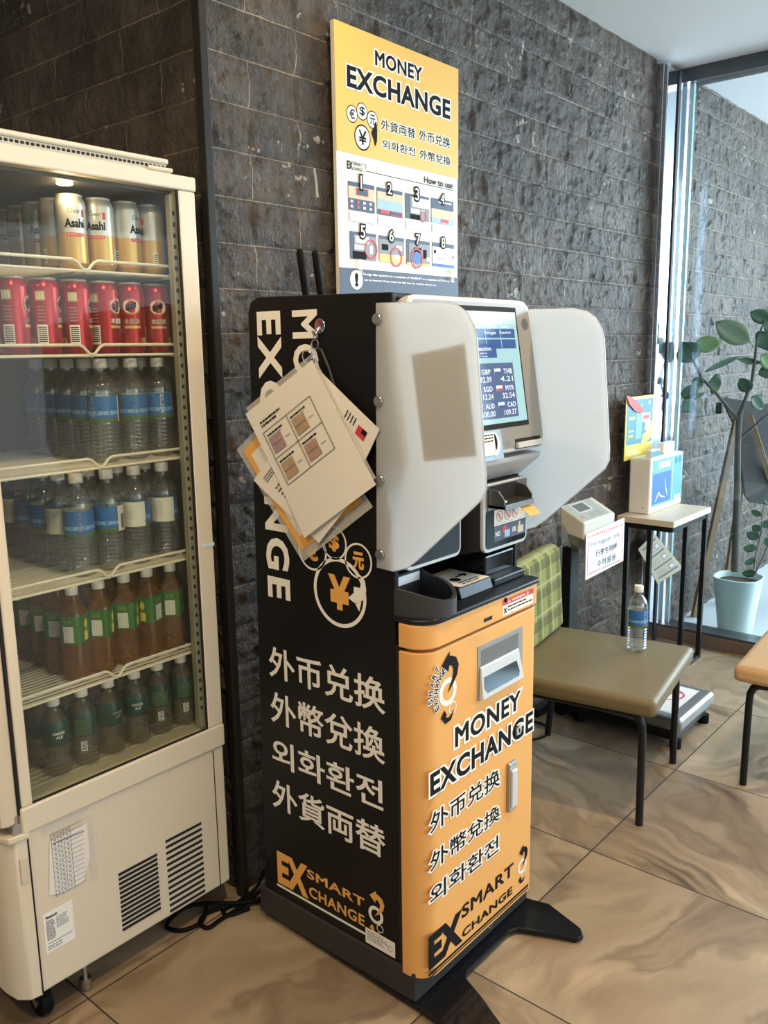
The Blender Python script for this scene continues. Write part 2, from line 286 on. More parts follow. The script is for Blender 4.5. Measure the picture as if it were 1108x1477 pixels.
m['tea'] = clear('amber_tea', (0.62, 0.36, 0.13), 0.2, 0.03, 0.24, (0.50, 0.25, 0.08))
m['ginger'] = clear('pale_soda', (0.80, 0.75, 0.62), 0.2, 0.03, 0.16, (0.34, 0.29, 0.20))
m['cap'] = mat('white_cap', (0.80, 0.77, 0.70), 0.45, var=0.02)
m['lblue'] = mat('label_blue', (0.03, 0.15, 0.42), 0.35, var=0.35, vs=35)
m['lgreen'] = mat('label_green', (0.045, 0.16, 0.035), 0.35, var=0.2, vs=40)
m['ldark'] = mat('label_dark_green', (0.010, 0.045, 0.032), 0.3, var=0.2, vs=40)
m['lwhite'] = mat('label_white', (0.72, 0.70, 0.62), 0.45, var=0.05)
m['snow'] = mat('label_pale_blue', (0.20, 0.40, 0.66), 0.4, var=0.25, vs=80)
m['grassp'] = mat('label_grass', (0.08, 0.16, 0.05), 0.4, var=0.3, vs=120)
m['canred'] = mat('red_can', (0.42, 0.022, 0.028), 0.25, 0.55, var=0.03)
m['cansilver'] = mat('silver_can', (0.66, 0.64, 0.60), 0.3, 0.6, var=0.04)
m['cangold'] = mat('gold_can', (0.66, 0.40, 0.12), 0.28, 0.5, var=0.08, vs=60)
m['goldp'] = mat('gold_print', (0.62, 0.44, 0.14), 0.35, 0.4, var=0.05)
m['wood2'] = mat('kraft_card', (0.40, 0.34, 0.22), 0.5, var=0.06)
def glow(name, c, s):
    M = mat(name, (0.004, 0.004, 0.005), 0.2, spec=0.22, em=s); b = M.node_tree.nodes['Principled BSDF']; b.inputs['Emission Color'].default_value = tuple(c) + (1,); return M
m['scr'] = glow('screen_mint', (0.42, 0.68, 0.68), 0.85)
m['scrw'] = glow('screen_pale', (0.56, 0.80, 0.79), 0.85)
m['scrb'] = glow('screen_button', (0.055, 0.13, 0.34), 0.75)
m['scrd'] = glow('screen_table', (0.11, 0.16, 0.31), 0.75)
m['scrt'] = glow('screen_text', (0.85, 0.92, 0.98), 0.9)
m['scry'] = glow('screen_yellow', (0.78, 0.74, 0.42), 0.85)
m['scrr'] = glow('screen_red', (0.6, 0.1, 0.12), 0.8)

# ------------------------------------------------------------------ mesh helpers
ORG = {}
class MB:
    def __init__(s): s.v = []; s.f = []; s.k = []
    def add(s, vs, fs, k=0):
        n = len(s.v); s.v += [tuple(v) for v in vs]
        for f in fs: s.f.append(tuple(i + n for i in f)); s.k.append(k)
        return s
    def box(s, x0, x1, y0, y1, z0, z1, k=0):
        v = [(x, y, z) for x in (x0, x1) for y in (y0, y1) for z in (z0, z1)]
        return s.add(v, [(0, 1, 3, 2), (4, 6, 7, 5), (0, 4, 5, 1), (2, 3, 7, 6), (0, 2, 6, 4), (1, 5, 7, 3)], k)
    def prism(s, bot, top, k=0):
        n = len(bot); v = list(bot) + list(top)
        f = [tuple(range(n))[::-1], tuple(range(n, 2*n))] + [(i, (i+1) % n, n + (i+1) % n, n + i) for i in range(n)]
        return s.add(v, f, k)
    def ext(s, poly, ax, a, b, k=0):
        """2-D outline in the two other axes, pulled along axis ax from a to b"""
        def P(p, t): q = list(p); q.insert(ax, t); return tuple(q)
        return s.prism([P(p, a) for p in poly], [P(p, b) for p in poly], k)
    def rings(s, rs, k=0, capa=True, capb=True, closed=True):
        n = len(rs[0]); base = len(s.v)
        for r in rs: s.v += [tuple(p) for p in r]
        for i in range(len(rs)-1):
            for j in range(n if closed else n-1):
                a = base + i*n + j; b = base + i*n + (j+1) % n
                s.f.append((a, b, b+n, a+n)); s.k.append(k)
        if capa: s.f.append(tuple(base + j for j in range(n))[::-1]); s.k.append(k)
        if capb: s.f.append(tuple(base + (len(rs)-1)*n + j for j in range(n))); s.k.append(k)
        return s
    def lathe(s, prof, n=20, c=(0, 0, 0), k=0, sq=0, capa=True, capb=True):
        rs = []
        for z, r in prof:
            ring = []
            for j in range(n):
                t = 2*PI*(j+0.5)/n; q = 1
                if sq: q = 1/((abs(math.cos(t))**sq + abs(math.sin(t))**sq)**(1/sq))*0.93
                ring.append((c[0] + r*q*math.cos(t), c[1] + r*q*math.sin(t), c[2] + z))
            rs.append(ring)
        return s.rings(rs, k, capa, capb)
    def tube(s, pts, r, n=8, k=0):
        pts = [Vector(p) for p in pts]; rs = []; up = Vector((0, 0, 1)); prev = None
        for i, p in enumerate(pts):
            t = (pts[min(i+1, len(pts)-1)] - pts[max(i-1, 0)]).normalized()
            if prev is None:
                a = t.cross(up if abs(t.dot(up)) < 0.95 else Vector((1, 0, 0))).normalized()
            else:
                a = (prev - t*prev.dot(t)).normalized()
            prev = a; b = t.cross(a); rr = r[i] if isinstance(r, (list, tuple)) else r
            rs.append([p + rr*(math.cos(2*PI*j/n)*a + math.sin(2*PI*j/n)*b) for j in range(n)])
        return s.rings(rs, k)
    def cyl(s, a, b, r, n=20, k=0): return s.tube([a, b], r, n, k)
    def patch(s, r, a0, a1, z0, z1, k=0, n=6):
        v = []; 
        for i in range(n+1):
            t = a0 + (a1-a0)*i/n
            v += [(r*math.cos(t), r*math.sin(t), z0), (r*math.cos(t), r*math.sin(t), z1)]
        return s.add(v, [(2*i, 2*i+2, 2*i+3, 2*i+1) for i in range(n)], k)
    def mesh(s, name, mats, org=(0, 0, 0), smooth=None):
        me = bpy.data.meshes.new(name); o = Vector(org)
        me.from_pydata([tuple(Vector(v) - o) for v in s.v], [], s.f)
        for M in (mats if isinstance(mats, (list, tuple)) else [mats]): me.materials.append(m[M] if isinstance(M, str) else M)
        me.polygons.foreach_set('material_index', s.k)
        bm = bmesh.new(); bm.from_mesh(me); bmesh.ops.recalc_face_normals(bm, faces=bm.faces); bm.to_mesh(me); bm.free()
        if smooth is not None:
            me.polygons.foreach_set('use_smooth', [True]*len(me.polygons)); me.set_sharp_from_angle(angle=math.radians(smooth))
        return me
def link(name, me, parent=None, bevel=0, seg=2):
    o = bpy.data.objects.new(name, me); COL.objects.link(o)
    if parent: o.parent = parent
    if bevel:
        b = o.modifiers.new('bevel', 'BEVEL'); b.width = bevel; b.segments = seg; b.limit_method = 'ANGLE'; b.angle_limit = math.radians(40); b.harden_normals = False
    return o
def part(name, mb, mats, parent=None, smooth=None, bevel=0, seg=2, label=None):
    org = ORG.get(parent.name, (0, 0, 0)) if parent else (0, 0, 0)
    o = link(name, mb.mesh(name, mats, org, smooth), parent, bevel, seg); ORG[o.name] = org
    if label: o['label'] = label
    return o
def tag(o, label, cat, group=None):
    o['label'] = label; o['category'] = cat
    if group: o['group'] = group
    return o
def thing(name, label, cat, loc=(0, 0, 0), rz=0, group=None):
    o = bpy.data.objects.new(name, None); COL.objects.link(o); o.location = loc; o.rotation_euler = (0, 0, rz); o.empty_display_size = 0.05
    ORG[o.name] = tuple(loc) if not rz else (0, 0, 0)
    return tag(o, label, cat, group)
def struct(name, mb, mats, smooth=None, bevel=0):
    o = part(name, mb, mats, None, smooth, bevel); o['kind'] = 'structure'; return o
def copy_tree(o, parent=None):
    c = o.copy(); COL.objects.link(c)
    if parent: c.parent = parent
    for ch in list(o.children): copy_tree(ch, c)
    return c

def curve(pts, k=8):
    """smooth path through points"""
    P_ = [Vector(p) for p in pts]; P_ = [P_[0]*2 - P_[1]] + P_ + [P_[-1]*2 - P_[-2]]; out = []
    for i in range(1, len(P_)-2):
        a, b, c, d = P_[i-1:i+3]
        for j in range(k):
            t = j/k; out.append(0.5*((2*b) + (c-a)*t + (2*a-5*b+4*c-d)*t*t + (3*b-a-3*c+d)*t**3))
    return out + [P_[-2]]
class Frame:
    """a flat face: point(u, v, d) is at u to the right, v up and d out of the face"""
    def __init__(s, o, u, v):
        s.o = Vector(o); s.u = Vector(u).normalized(); s.v = Vector(v).normalized(); s.n = s.u.cross(s.v)
    def p(s, u, v, d=0): return s.o + s.u*u + s.v*v + s.n*d
SIDE = Frame((1.352, 0, 0), (0, -1, 0), (0, 0, 1))
FRONT = Frame((0, 1.045, 0), (1, 0, 0), (0, 0, 1))
POST = Frame((0, 1.695, 0), (1, 0, 0), (0, 0, 1))
FRIDGE = Frame((0, 1.69, 0), (1, 0, 0), (0, 0, 1))
HEAD = Frame((0, 1.051, 1.268), (1, 0, 0), (0, 0.051, 0.323))

class Decal(MB):
    """flat print on a frame: thin slabs, later ones a hair further out"""
    def __init__(s, fr, d=0.0004, t=0.0003): super().__init__(); s.fr = fr; s.d = d; s.t = t
    def poly(s, pts, k=0, lift=0):
        d0 = s.d + lift*0.0005
        return s.prism([s.fr.p(u, v, d0 - s.t*0.5) for u, v in pts], [s.fr.p(u, v, d0 + s.t) for u, v in pts], k)
    def rect(s, a, b, k=0, lift=0):
        (u0, v0), (u1, v1) = a, b
        u0, u1 = min(u0, u1), max(u0, u1); v0, v1 = min(v0, v1), max(v0, v1)
        return s.poly([(u0, v0), (u1, v0), (u1, v1), (u0, v1)], k, lift)
    def disc(s, c, r, k=0, lift=0, n=28, ry=None):
        ry = ry or r; return s.poly([(c[0] + r*math.cos(2*PI*i/n), c[1] + ry*math.sin(2*PI*i/n)) for i in range(n)], k, lift)
    def ring(s, c, r, w, k=0, lift=0, n=32, ry=None, a0=0, a1=2*PI):
        ry = ry or r
        d = s.d + lift*0.0005 + s.t
        v = []
        for i in range(n+1):
            t = a0 + (a1-a0)*i/n
            for q in (1, 1 - w/r): v.append(s.fr.p(c[0] + r*q*math.cos(t), c[1] + ry*q*math.sin(t), d))
        return s.add(v, [(2*i, 2*i+1, 2*i+3, 2*i+2) for i in range(n)], k)
    def line(s, a, b, w, k=0, lift=0):
        a = Vector(a); b = Vector(b); t = (b-a).normalized(); nrm = Vector((-t.y, t.x))*w/2
        return s.poly([tuple(a-nrm), tuple(b-nrm), tuple(b+nrm), tuple(a+nrm)], k, lift)
    def brush(s, pts, ws, k=0, lift=0):
        pts = [Vector(p) for p in pts]; L = []; R = []
        for i, p in enumerate(pts):
            t = (pts[min(i+1, len(pts)-1)] - pts[max(0, i-1)]).normalized(); nn = Vector((-t.y, t.x))*ws[i]/2
            L.append(p + nn); R.append(p - nn)
        d = s.d + lift*0.0005 + s.t
        v = [s.fr.p(q.x, q.y, d) for q in L + R]; n = len(pts)
        return s.add(v, [(i, i+1, n+i+1, n+i) for i in range(n-1)], k)

_cache = {}
def glyphs(txt, dil, space=1.0):
    """outline text as raw mesh (vertices, faces), dilated by dil em"""
    key = (txt, round(dil, 4), space)
    if key in _cache: return _cache[key]
    c = bpy.data.curves.new('t', 'FONT'); c.body = txt; c.size = 1; c.resolution_u = 3
    c.space_character = space
    if dil: c.bevel_depth = dil; c.bevel_resolution = 1 if dil > 0.035 else 0
    o = bpy.data.objects.new('t', c); COL.objects.link(o)
    me = bpy.data.meshes.new_from_object(o.evaluated_get(bpy.context.evaluated_depsgraph_get()))
    V = [tuple(v.co) for v in me.vertices]; Fc = [tuple(p.vertices) for p in me.polygons]
    bpy.data.objects.remove(o); bpy.data.meshes.remove(me); bpy.data.curves.remove(c)
    _cache[key] = (V, Fc); return V, Fc
def write(mb, fr, txt, a, b, k=0, bold=0.02, lift=1, halo=0, hk=1, rot=0, keep=False, space=None):
    """fit txt into the rectangle a-b of a frame; rot 90: read downwards, 270 upwards, other: tilt about the middle"""
    u0, u1 = min(a[0], b[0]), max(a[0], b[0]); v0, v1 = min(a[1], b[1]), max(a[1], b[1])
    space = space or (1.07 if txt.isascii() and txt.isupper() and len(txt) > 2 else 1.0)
    Vb, _ = glyphs(txt, bold, space)
    xs = [p[0] for p in Vb]; ys = [p[1] for p in Vb]; x0, x1, y0, y1 = min(xs), max(xs), min(ys), max(ys)
    w, h = (u1-u0, v1-v0) if rot not in (90, 270) else (v1-v0, u1-u0)
    sx = w/(x1-x0); sy = h/(y1-y0)
    if keep: sx = sy = min(sx, sy)
    jobs = ([(bold + halo, hk, lift)] if halo else []) + [(bold, k, lift + (0.6 if halo else 0))]
    base = getattr(mb, 'd', 0.0004)
    for dil, kk, lf in jobs:
        V, Fc = glyphs(txt, dil, space); zz = max(abs(p[2]) for p in V) or 1
        out = []
        for x, y, z in V:
            X = (x - (x0+x1)/2)*sx; Y = (y - (y0+y1)/2)*sy
            if rot == 90: X, Y = Y, -X
            elif rot == 270: X, Y = -Y, X
            elif rot: t = math.radians(rot); X, Y = X*math.cos(t) - Y*math.sin(t), X*math.sin(t) + Y*math.cos(t)
            out.append(fr.p((u0+u1)/2 + X, (v0+v1)/2 + Y, base + lf*0.0005 + z/zz*0.0001))
        mb.add(out, Fc, kk)
    return mb
def wrap(mb, txt, r, a, z, w, h, k=0, bold=0.02, rot=0):
    """text bent round an upright cylinder of radius r about local z, centred at angle a and height z"""
    V, Fc = glyphs(txt, bold); xs = [p[0] for p in V]; ys = [p[1] for p in V]; x0, x1, y0, y1 = min(xs), max(xs), min(ys), max(ys)
    out = []
    for x, y, zz in V:
        X = ((x-x0)/(x1-x0) - .5)*w; Y = ((y-y0)/(y1-y0) - .5)*h; t = a + X/r
        out.append(((r)*math.cos(t), (r)*math.sin(t), z + Y))
    return mb.add(out, Fc, k)
def scribble(d, a, b, n, k=0, lift=1, rows=None):
    """rows of small unreadable print between corners a and b"""
    (u0, v0), (u1, v1) = a, b; u0, u1 = min(u0, u1), max(u0, u1); v0, v1 = min(v0, v1), max(v0, v1)
    h = (v1-v0)/n
    for i in range(n):
        x = u0; y = v1 - h*(i+0.5); end = u0 + (u1-u0)*rnd.uniform(0.65, 1)
        while x < end:
            w = rnd.uniform(0.6, 2.2)*h; d.rect((x, y - h*0.2), (min(x+w, u1), y + h*0.2), k, lift); x += w + h*0.35
    return d

# ------------------------------------------------------------------ the setting
struct('floor', MB().box(-4, 4.25, -5, 5.2, -0.1, 0), 'floor')
struct('floor_outside', MB().box(4.25, 12, -6, 1.9, -0.12, -0.01), 'outfloor')
struct('ceiling', MB().box(-4, 4.25, -5, 5.2, 2.76, 2.9), 'ceiling')
struct('ceiling_outside', MB().box(4.25, 9.5, -1.2, 1.9, 2.765, 2.9), 'ceiling')
struct('wall_far_left', MB().box(-4.1, -4, -5, 5.2, 0, 2.76), 'ceiling')
struct('wall_behind', MB().box(-4, 1.6, 5.2, 5.3, 0, 2.76), 'ceiling')
def stone_wall(name, fixed, ax, a, b, z0, z1, side, seed):
    """split-face slate: a relief grid on the plane, every stone chipped and set a little differently"""
    st = 0.0068; nu = int((b-a)/st); nv = int((z1-z0)/st); V = []; U = []
    for j in range(nv+1):
        for i in range(nu+1):
            t = a + (b-a)*i/nu; z = z0 + (z1-z0)*j/nv
            row = math.floor(z/0.11035); uu = t - seed
            bx = math.floor((uu + (0.1625 if row % 2 else 0))/0.325)
            q = Vector((t*1.0, z*0.8, seed + row*3.1 + bx*1.7))
            h = 0.017*noise.turbulence(q*9, 5, True) + 0.009*(1-abs(noise.noise(q*6)))**3 + 0.0035*noise.noise(q*34) + 0.0022*noise.noise(q*70)
            cell = noise.cell(Vector((row*1.3 + .5, bx*2.1 + .5, seed))); h += 0.002*cell
            qv = Vector((t*19, z*23, seed + row*5.3 + bx*2.9)); ds, ps = noise.voronoi(qv); rv = noise.cell_vector(ps[0]*7.31) - Vector((.5, .5, .5)); dv_ = qv - ps[0]
            h = h*0.75 + 0.0125*(dv_.x*rv.x + dv_.y*rv.y) + 0.004*rv.z
            dz = abs(z/0.11035 - round(z/0.11035))*0.11035; fu = (uu + (0.1625 if row % 2 else 0))/0.325; du = abs(fu - round(fu))*0.325
            e = min(dz, du); h *= min(1, 0.2 + e/0.012)
            h = h - 0.016
            V.append((t, fixed + side*h, z) if ax == 0 else (fixed + side*h, t, z)); U.append((uu, z, 0))
    Fc = []
    for j in range(nv):
        for i in range(nu):
            k = j*(nu+1) + i; q = (k, k+1, k+nu+2, k+nu+1); Fc.append(q if (side < 0) == (ax == 0) else q[::-1])
    me = bpy.data.meshes.new(name); me.from_pydata(V, [], Fc)
    at = me.attributes.new('uvw', 'FLOAT_VECTOR', 'POINT'); at.data.foreach_set('vector', [c for u in U for c in u])
    me.polygons.foreach_set('use_smooth', [True]*len(me.polygons)); me.materials.append(m['stone'])
    # backing slab so the wall is solid
    o = link(name, me); o['kind'] = 'structure'; return o
stone_wall('wall_right', 1.72, 0, 1.385, 3.955, 0, 2.765, -1, 1.535)
stone_wall('wall_left', 1.382, 1, 1.72, 4.6, 0, 2.765, -1, 1.889)
stone_wall('wall_outside', 1.72, 0, 4.255, 8.2, -0.02, 2.77, -1, 1.535)
struct('wall_right_core', MB().box(1.40, 3.955, 1.74, 1.95, 0, 2.76), 'strip')
struct('wall_outside_core', MB().box(4.26, 8.2, 1.74, 1.95, -0.05, 2.76), 'strip')
struct('wall_left_core', MB().box(1.402, 1.6, 1.94, 5.2, 0, 2.76), 'strip')
struct('trim_1', MB().box(1.370, 1.392, 1.703, 1.73, 0, 2.76), 'strip', bevel=0.002)
# glazed wall on the right: steel jamb, gasket, header, pane, sill
struct('trim_2', MB().box(3.955, 4.115, 1.690, 1.93, 0, 2.735), 'chrome', bevel=0.004)
struct('trim_3', MB().box(3.955, 3.985, 1.672, 1.692, 0, 2.735), 'chrome', bevel=0.004)
struct('trim_4', MB().box(4.115, 4.140, 1.684, 1.93, 0, 2.735), 'gasket')
struct('trim_5', MB().box(4.140, 4.255, 1.688, 1.93, 0, 2.735), 'chrome', bevel=0.004)
struct('trim_6', MB().box(4.19, 4.30, -5, 1.70, 2.70, 2.765), 'darkalu', bevel=0.003)
struct('trim_7', MB().box(4.17, 4.32, -5, 1.70, 0, 0.06).box(4.185, 4.30, -5, 1.70, 0.06, 0.072, 1), ['bronze', 'darkalu'])
w = MB().box(4.236, 4.248, -5, 1.675, 0.072, 2.70); w.box(4.232, 4.252, 1.660, 1.675, 0.072, 2.70, 1); struct('window_1', w, ['pane', 'glassedge'])

# ------------------------------------------------------------------ poster on the wall
P = thing('poster', 'yellow and white board headed MONEY EXCHANGE with eight how-to pictures, fixed to the slate wall', 'poster', (2.1, 1.695, 1.56))
TL = (1.8136, 2.3642); TR = (2.3836, 2.3698); x0, x1, zt, zb = TL[0], TR[0], TL[1], 1.60
part('panel', MB().box(x0, x1, 1.696, 1.709, zb, zt), 'pwhite', P, bevel=0.0015)
zy = ((1.8244, 2.0337)[1] + (2.3867, 2.0388)[1])/2; zn = ((1.8339, 1.7272)[1] + (2.3919, 1.728)[1])/2
part('yellow_band', Decal(POST).rect((x0, zy), (x1, zt)), 'yellow', P); part('navy_band', Decal(POST).rect((x0, zb), (x1, zn)), 'pnavy', P)
t = MB(); write(t, POST, 'MONEY', (1.98, 2.3271), (2.1973, 2.2864), 0, 0.030, 1, 0.075)
write(t, POST, 'EXCHANGE', (1.86, 2.263), (2.3389, 2.2063), 0, 0.034, 2, 0.06); part('heading', t, ['ink', 'halo'], P)
t = MB()
for s, a, b in (('外貨両替', (2.0013, 2.1497), (2.1615, 2.1208)), ('外币兑换', (2.1788, 2.1522), (2.3389, 2.1205)), ('외화환전', (2.0062, 2.0954), (2.1608, 2.0705)), ('外幣兌換', (2.1816, 2.096), (2.3415, 2.0683))):
    write(t, POST, s, a, b, 0, 0.012, 1, 0.07)
part('translated_lines', t, ['ink', 'halo'], P)
d = Decal(POST)
def coin(d, c, edge, r, ch, kf, kr, kc, lift=0, fr=POST, w=0.12):
    ry = abs(edge); d.disc(c, r, kr, lift, 32); d.disc(c, r*(1-w), kf, lift+1, 32)
    write(d, fr, ch, (c[0]-r*.5, c[1]-r*.55), (c[0]+r*.5, c[1]+r*.55), kc, 0.02, lift+2)
for c, e, ch in (((1.8787, 2.1395), (1.8562, 2.1415), '€'), ((1.9208, 2.1534), (1.8978, 2.1563), '$'), ((1.9647, 2.1395), (1.941, 2.1407), '元'), ((1.9209, 2.0849), (1.887, 2.0868), '¥')):
    coin(d, c, 0, abs(c[0]-e[0])*1.02, ch, 0, 1, 1, 0)
a = (1.9759, 2.1044); d.poly([(a[0]-.018, a[1]), (a[0]-.004, a[1]+.02), (a[0]+.004, a[1]+.035), (a[0]+.008, a[1]+.01), (a[0]+.006, a[1]-.02), (a[0]-.002, a[1]-.035), (a[0]-.006, a[1]-.02)], 1, 3)
part('coin_emblem', d, ['halo', 'ink'], P)
d = Decal(POST); d.line((1.9334, 1.998), (2.3577, 1.997), 0.0015, 0)
write(d, POST, 'How to use', (2.2043, 2.0207), (2.3539, 2.0014), 0, 0.012)
write(d, POST, 'EX', (1.8542, 2.0155), (1.8783, 1.9935), 0, 0.03); write(d, POST, 'SMART', (1.8804, 2.0157), (1.9194, 2.0066), 0, 0.01); write(d, POST, 'CHANGE', (1.88, 2.0029), (1.9191, 1.9936), 0, 0.01)
c = (1.9284, 2.0097); d.ring(c, 0.006, 0.002, 0, 1, a0=-1.5, a1=2.2)
part('small_print', d, ['ink'], P)
pics = [((1.8573, 1.9621), (1.9688, 1.8857)), ((1.9799, 1.961), (2.0969, 1.8862)), ((2.11, 1.9607), (2.2285, 1.8886)), ((2.2397, 1.962), (2.3578, 1.8883)),
        ((1.8597, 1.8289), (1.9731, 1.7531)), ((1.9856, 1.8282), (2.1023, 1.754)), ((2.1136, 1.8282), (2.231, 1.7538)), ((2.2442, 1.8296), (2.3606, 1.7564))]
caps = [((1.8589, 1.8824), (1.9717, 1.8554)), ((1.9825, 1.8801), (2.099, 1.856)), ((2.1111, 1.8822), (2.2282, 1.8575)), ((2.2427, 1.8831), (2.3601, 1.8591))]
PM = ['pnavy', 'tan', 'sky', 'grey', 'lgrey', 'red', 'pwhite', 'ink', 'yellow', 'blue']
for i, ((u0, v1), (u1, v0)) in enumerate(pics):
    d = Decal(POST); w_, h_ = u1-u0, v1-v0
    R = lambda a, b, c, e, k, l=1: d.rect((u0+a*w_, v0+b*h_), (u0+c*w_, v0+e*h_), k, l)
    R(0, 0, 1, 1, 0, 0)
    if i == 0:
        R(0, .42, 1, .84, 1); R(.28, .55, .75, .82, 5, 2); R(.32, .58, .71, .78, 0, 3)
        for q in range(8): R(.06+.24*(q % 4), .08+.18*(q//4), .16+.24*(q % 4), .18+.18*(q//4), (4, 5, 6, 4)[q % 4], 2)
    elif i == 1: R(0, .2, 1, .86, 2); R(0, .55, 1, .86, 1, 2); R(.12, .06, .48, .2, 5, 2); R(.52, .02, .98, .2, 5, 2); R(.55, .05, .95, .17, 0, 3)
    elif i == 2: R(.2, 0, 1, .9, 3); R(.28, .5, .98, .88, 6, 2); R(.22, .25, .58, .42, 6, 2); R(.64, .3, .8, .42, 4, 2); d.ring((u0+.74*w_, v0+.16*h_), .016, .004, 5, 3); R(.2, 0, .6, .2, 7, 2)
    elif i == 3: R(0, .2, 1, .58, 1); R(0, 0, 1, .22, 2, 2); R(.4, .05, .76, .2, 5, 3); R(.3, .84, .9, .92, 4, 2)
    elif i == 4: R(.15, 0, 1, .88, 3); R(.2, .6, .7, .86, 6, 2); R(.15, .36, .55, .54, 4, 2); R(.1, .02, .6, .3, 7, 2); d.ring((u0+.78*w_, v0+.42*h_), .028, .005, 5, 4); R(.72, .25, .84, .55, 6, 3)
    elif i == 5: R(0, .3, 1, .86, 3); R(0, 0, 1, .3, 8, 2); R(.1, .45, .35, .68, 7, 2); R(.66, .5, .9, .68, 6, 3); d.ring((u0+.66*w_, v0+.22*h_), .028, .005, 5, 4); R(.55, .16, .8, .3, 6, 3)
    elif i == 6: R(.1, .08, 1, .86, 3); R(.3, .5, .62, .7, 7, 2); R(.7, .3, .85, .65, 7, 2); R(.84, .2, 1, .36, 6, 3); d.disc((u0+.42*w_, v0+.28*h_), .02, 9, 3); d.ring((u0+.42*w_, v0+.28*h_), .03, .005, 5, 4); R(0, 0, 1, .08, 8, 2)
    else: R(0, .12, 1, .82, 6); R(0, 0, 1, .1, 9, 2); R(.06, .55, .16, .68, 7, 2); R(.42, .5, .56, .64, 4, 2); R(.2, .32, .6, .36, 3, 2); R(.9, .4, 1, .5, 5, 2)
    part('instruction_picture', d, PM, P)
    n = MB(); c = (u0 + w_*.47, v1 + .001); write(n, POST, str(i+1), (c[0]-.010, c[1]-.017), (c[0]+.010, c[1]+.019), 0, 0.01, 5, 0.10, keep=True); part('step_number', n, ['pwhite', 'ink'], P)
    if i < 4:
        (a0, b1), (a1, b0) = caps[i]; d = Decal(POST); d.rect((a0, b0), (a1, b1), 0).rect((a0+.0015, b0+.0015), (a1-.0015, b1-.0015), 1, 1); scribble(d, (a0+.008, b0+.008), (a1-.008, b1-.008), 3, 0, 2); part('caption', d, ['lgrey', 'pwhite', 'grey'], P)
t = MB(); write(t, POST, 'Foreign bills equivalent to a maximum of 100,000 JPY or a maximum of 30 foreign bills', (1.914, 1.7175), (2.3618, 1.7093), 0, 0.03)
write(t, POST, 'can be inserted. Please insert the bills into the machine one by one.', (1.9166, 1.7012), (2.2652, 1.6941), 0, 0.03)
write(t, POST, '※Do not forget to take your money and the receipt', (2.0872, 1.7463), (2.3579, 1.7409), 1, 0.0)
c = (1.8836, 1.6963); dd = Decal(POST); dd.disc(c, 0.027, 0, 1); write(dd, POST, '!', (c[0]-.007, c[1]-.019), (c[0]+.007, c[1]+.019), 1, 0.05, 3)
part('warning_text', t, ['white', 'grey'], P); part('exclamation_mark', dd, ['white', 'ink'], P)
for c in ((1.891, 1.745), (2.3387, 1.7464)):
    k = MB()
    for ring_ in (0,): k.cyl(POST.p(c[0], c[1], .0005), POST.p(c[0], c[1], .012), .0085, 14)
    k.box(c[0]-.008, c[0]+.008, 1.684, 1.6945, c[1]-.035, c[1]-.009); part('clear_clip', k, 'film', P, label='clear plastic clip')

a, b = (1.7394, 1.7, 1.9041), (1.7306, 1.7, 1.9771)
o = part('adhesive_strip', MB().tube([a, ((a[0]+b[0])/2, 1.699, (a[2]+b[2])/2), b], [.004, .003, .0035], 8), 'film', None, smooth=60); tag(o, 'thin clear adhesive strip stuck on the slate wall left of the poster', 'adhesive strip')
# ------------------------------------------------------------------ money exchange kiosk
K = thing('exchange_kiosk', 'tall black and orange money exchange machine on splayed black feet', 'machine', (1.60, 1.33, 0))
XL, XR, YB, YF = 1.352, 1.845, 1.575, 1.112
body = MB()
r = 0.035
prof = [(YF, .10), (YB+.012, .10), (YB-.01, 1.622-r), (YB-.01-r*.3, 1.622-r*.3), (YB-.01-r, 1.622), (YF+.01, 1.614), (YF+.004, 1.60), (YF, 0.10)]
body.ext([(1.127, .10), (YB+.01, .10), (YB-.018, 1.622-r), (YB-.018-r*.3, 1.622-r*.3), (YB-.018-r, 1.622), (1.122, 1.612)], 0, XL, XL+.014, 0)
body.ext([(1.127, .10), (YB+.01, .10), (YB-.018, 1.622-r), (YB-.018-r*.3, 1.622-r*.3), (YB-.018-r, 1.622), (1.122, 1.612)], 0, XR-.014, XR, 0)
body.box(XL+.014, XR-.014, 1.30, YB-.03, .90, 1.615, 0); body.box(XL+.014, XR-.014, 1.13, YB-.005, .10, .90, 0)
body.box(XL+.014, XR-.014, 1.13, 1.30, 1.60, 1.612, 0)
part('cabinet_body', body, ['black'], K, bevel=0.003)
part('back_panel', MB().box(XL+.0145, XR-.0145, 1.285, 1.299, .915, 1.20), 'navy', K)
part('plinth', MB().box(1.347, 1.84, 1.075, 1.605, .022, .098), 'base', K, bevel=.004)
part('seam_post', MB().box(1.3535, 1.362, 1.098, 1.1265, .105, .875), 'slot', K)
# orange lower door and upper drawer front with rounded corners
def rounded_front(z0, z1, yf, rr, yb=1.112):
    o = []
    for i in range(9):
        t = PI + PI/2*i/8; o.append((XL - .006 + rr + rr*math.cos(t), yf + rr + rr*math.sin(t)))
    for i in range(9):
        t = -PI/2 + PI/2*i/8; q = .016; o.append((XR - .034 - q + q*math.cos(t), yf + q + q*math.sin(t)))
    return o + [(XR-.034, yb), (XL-.006, yb)]
door = MB().ext(rounded_front(.085, .86, 1.045, .05), 2, .085, .866); D = part('orange_door', door, 'orange', K, smooth=35, bevel=.003)
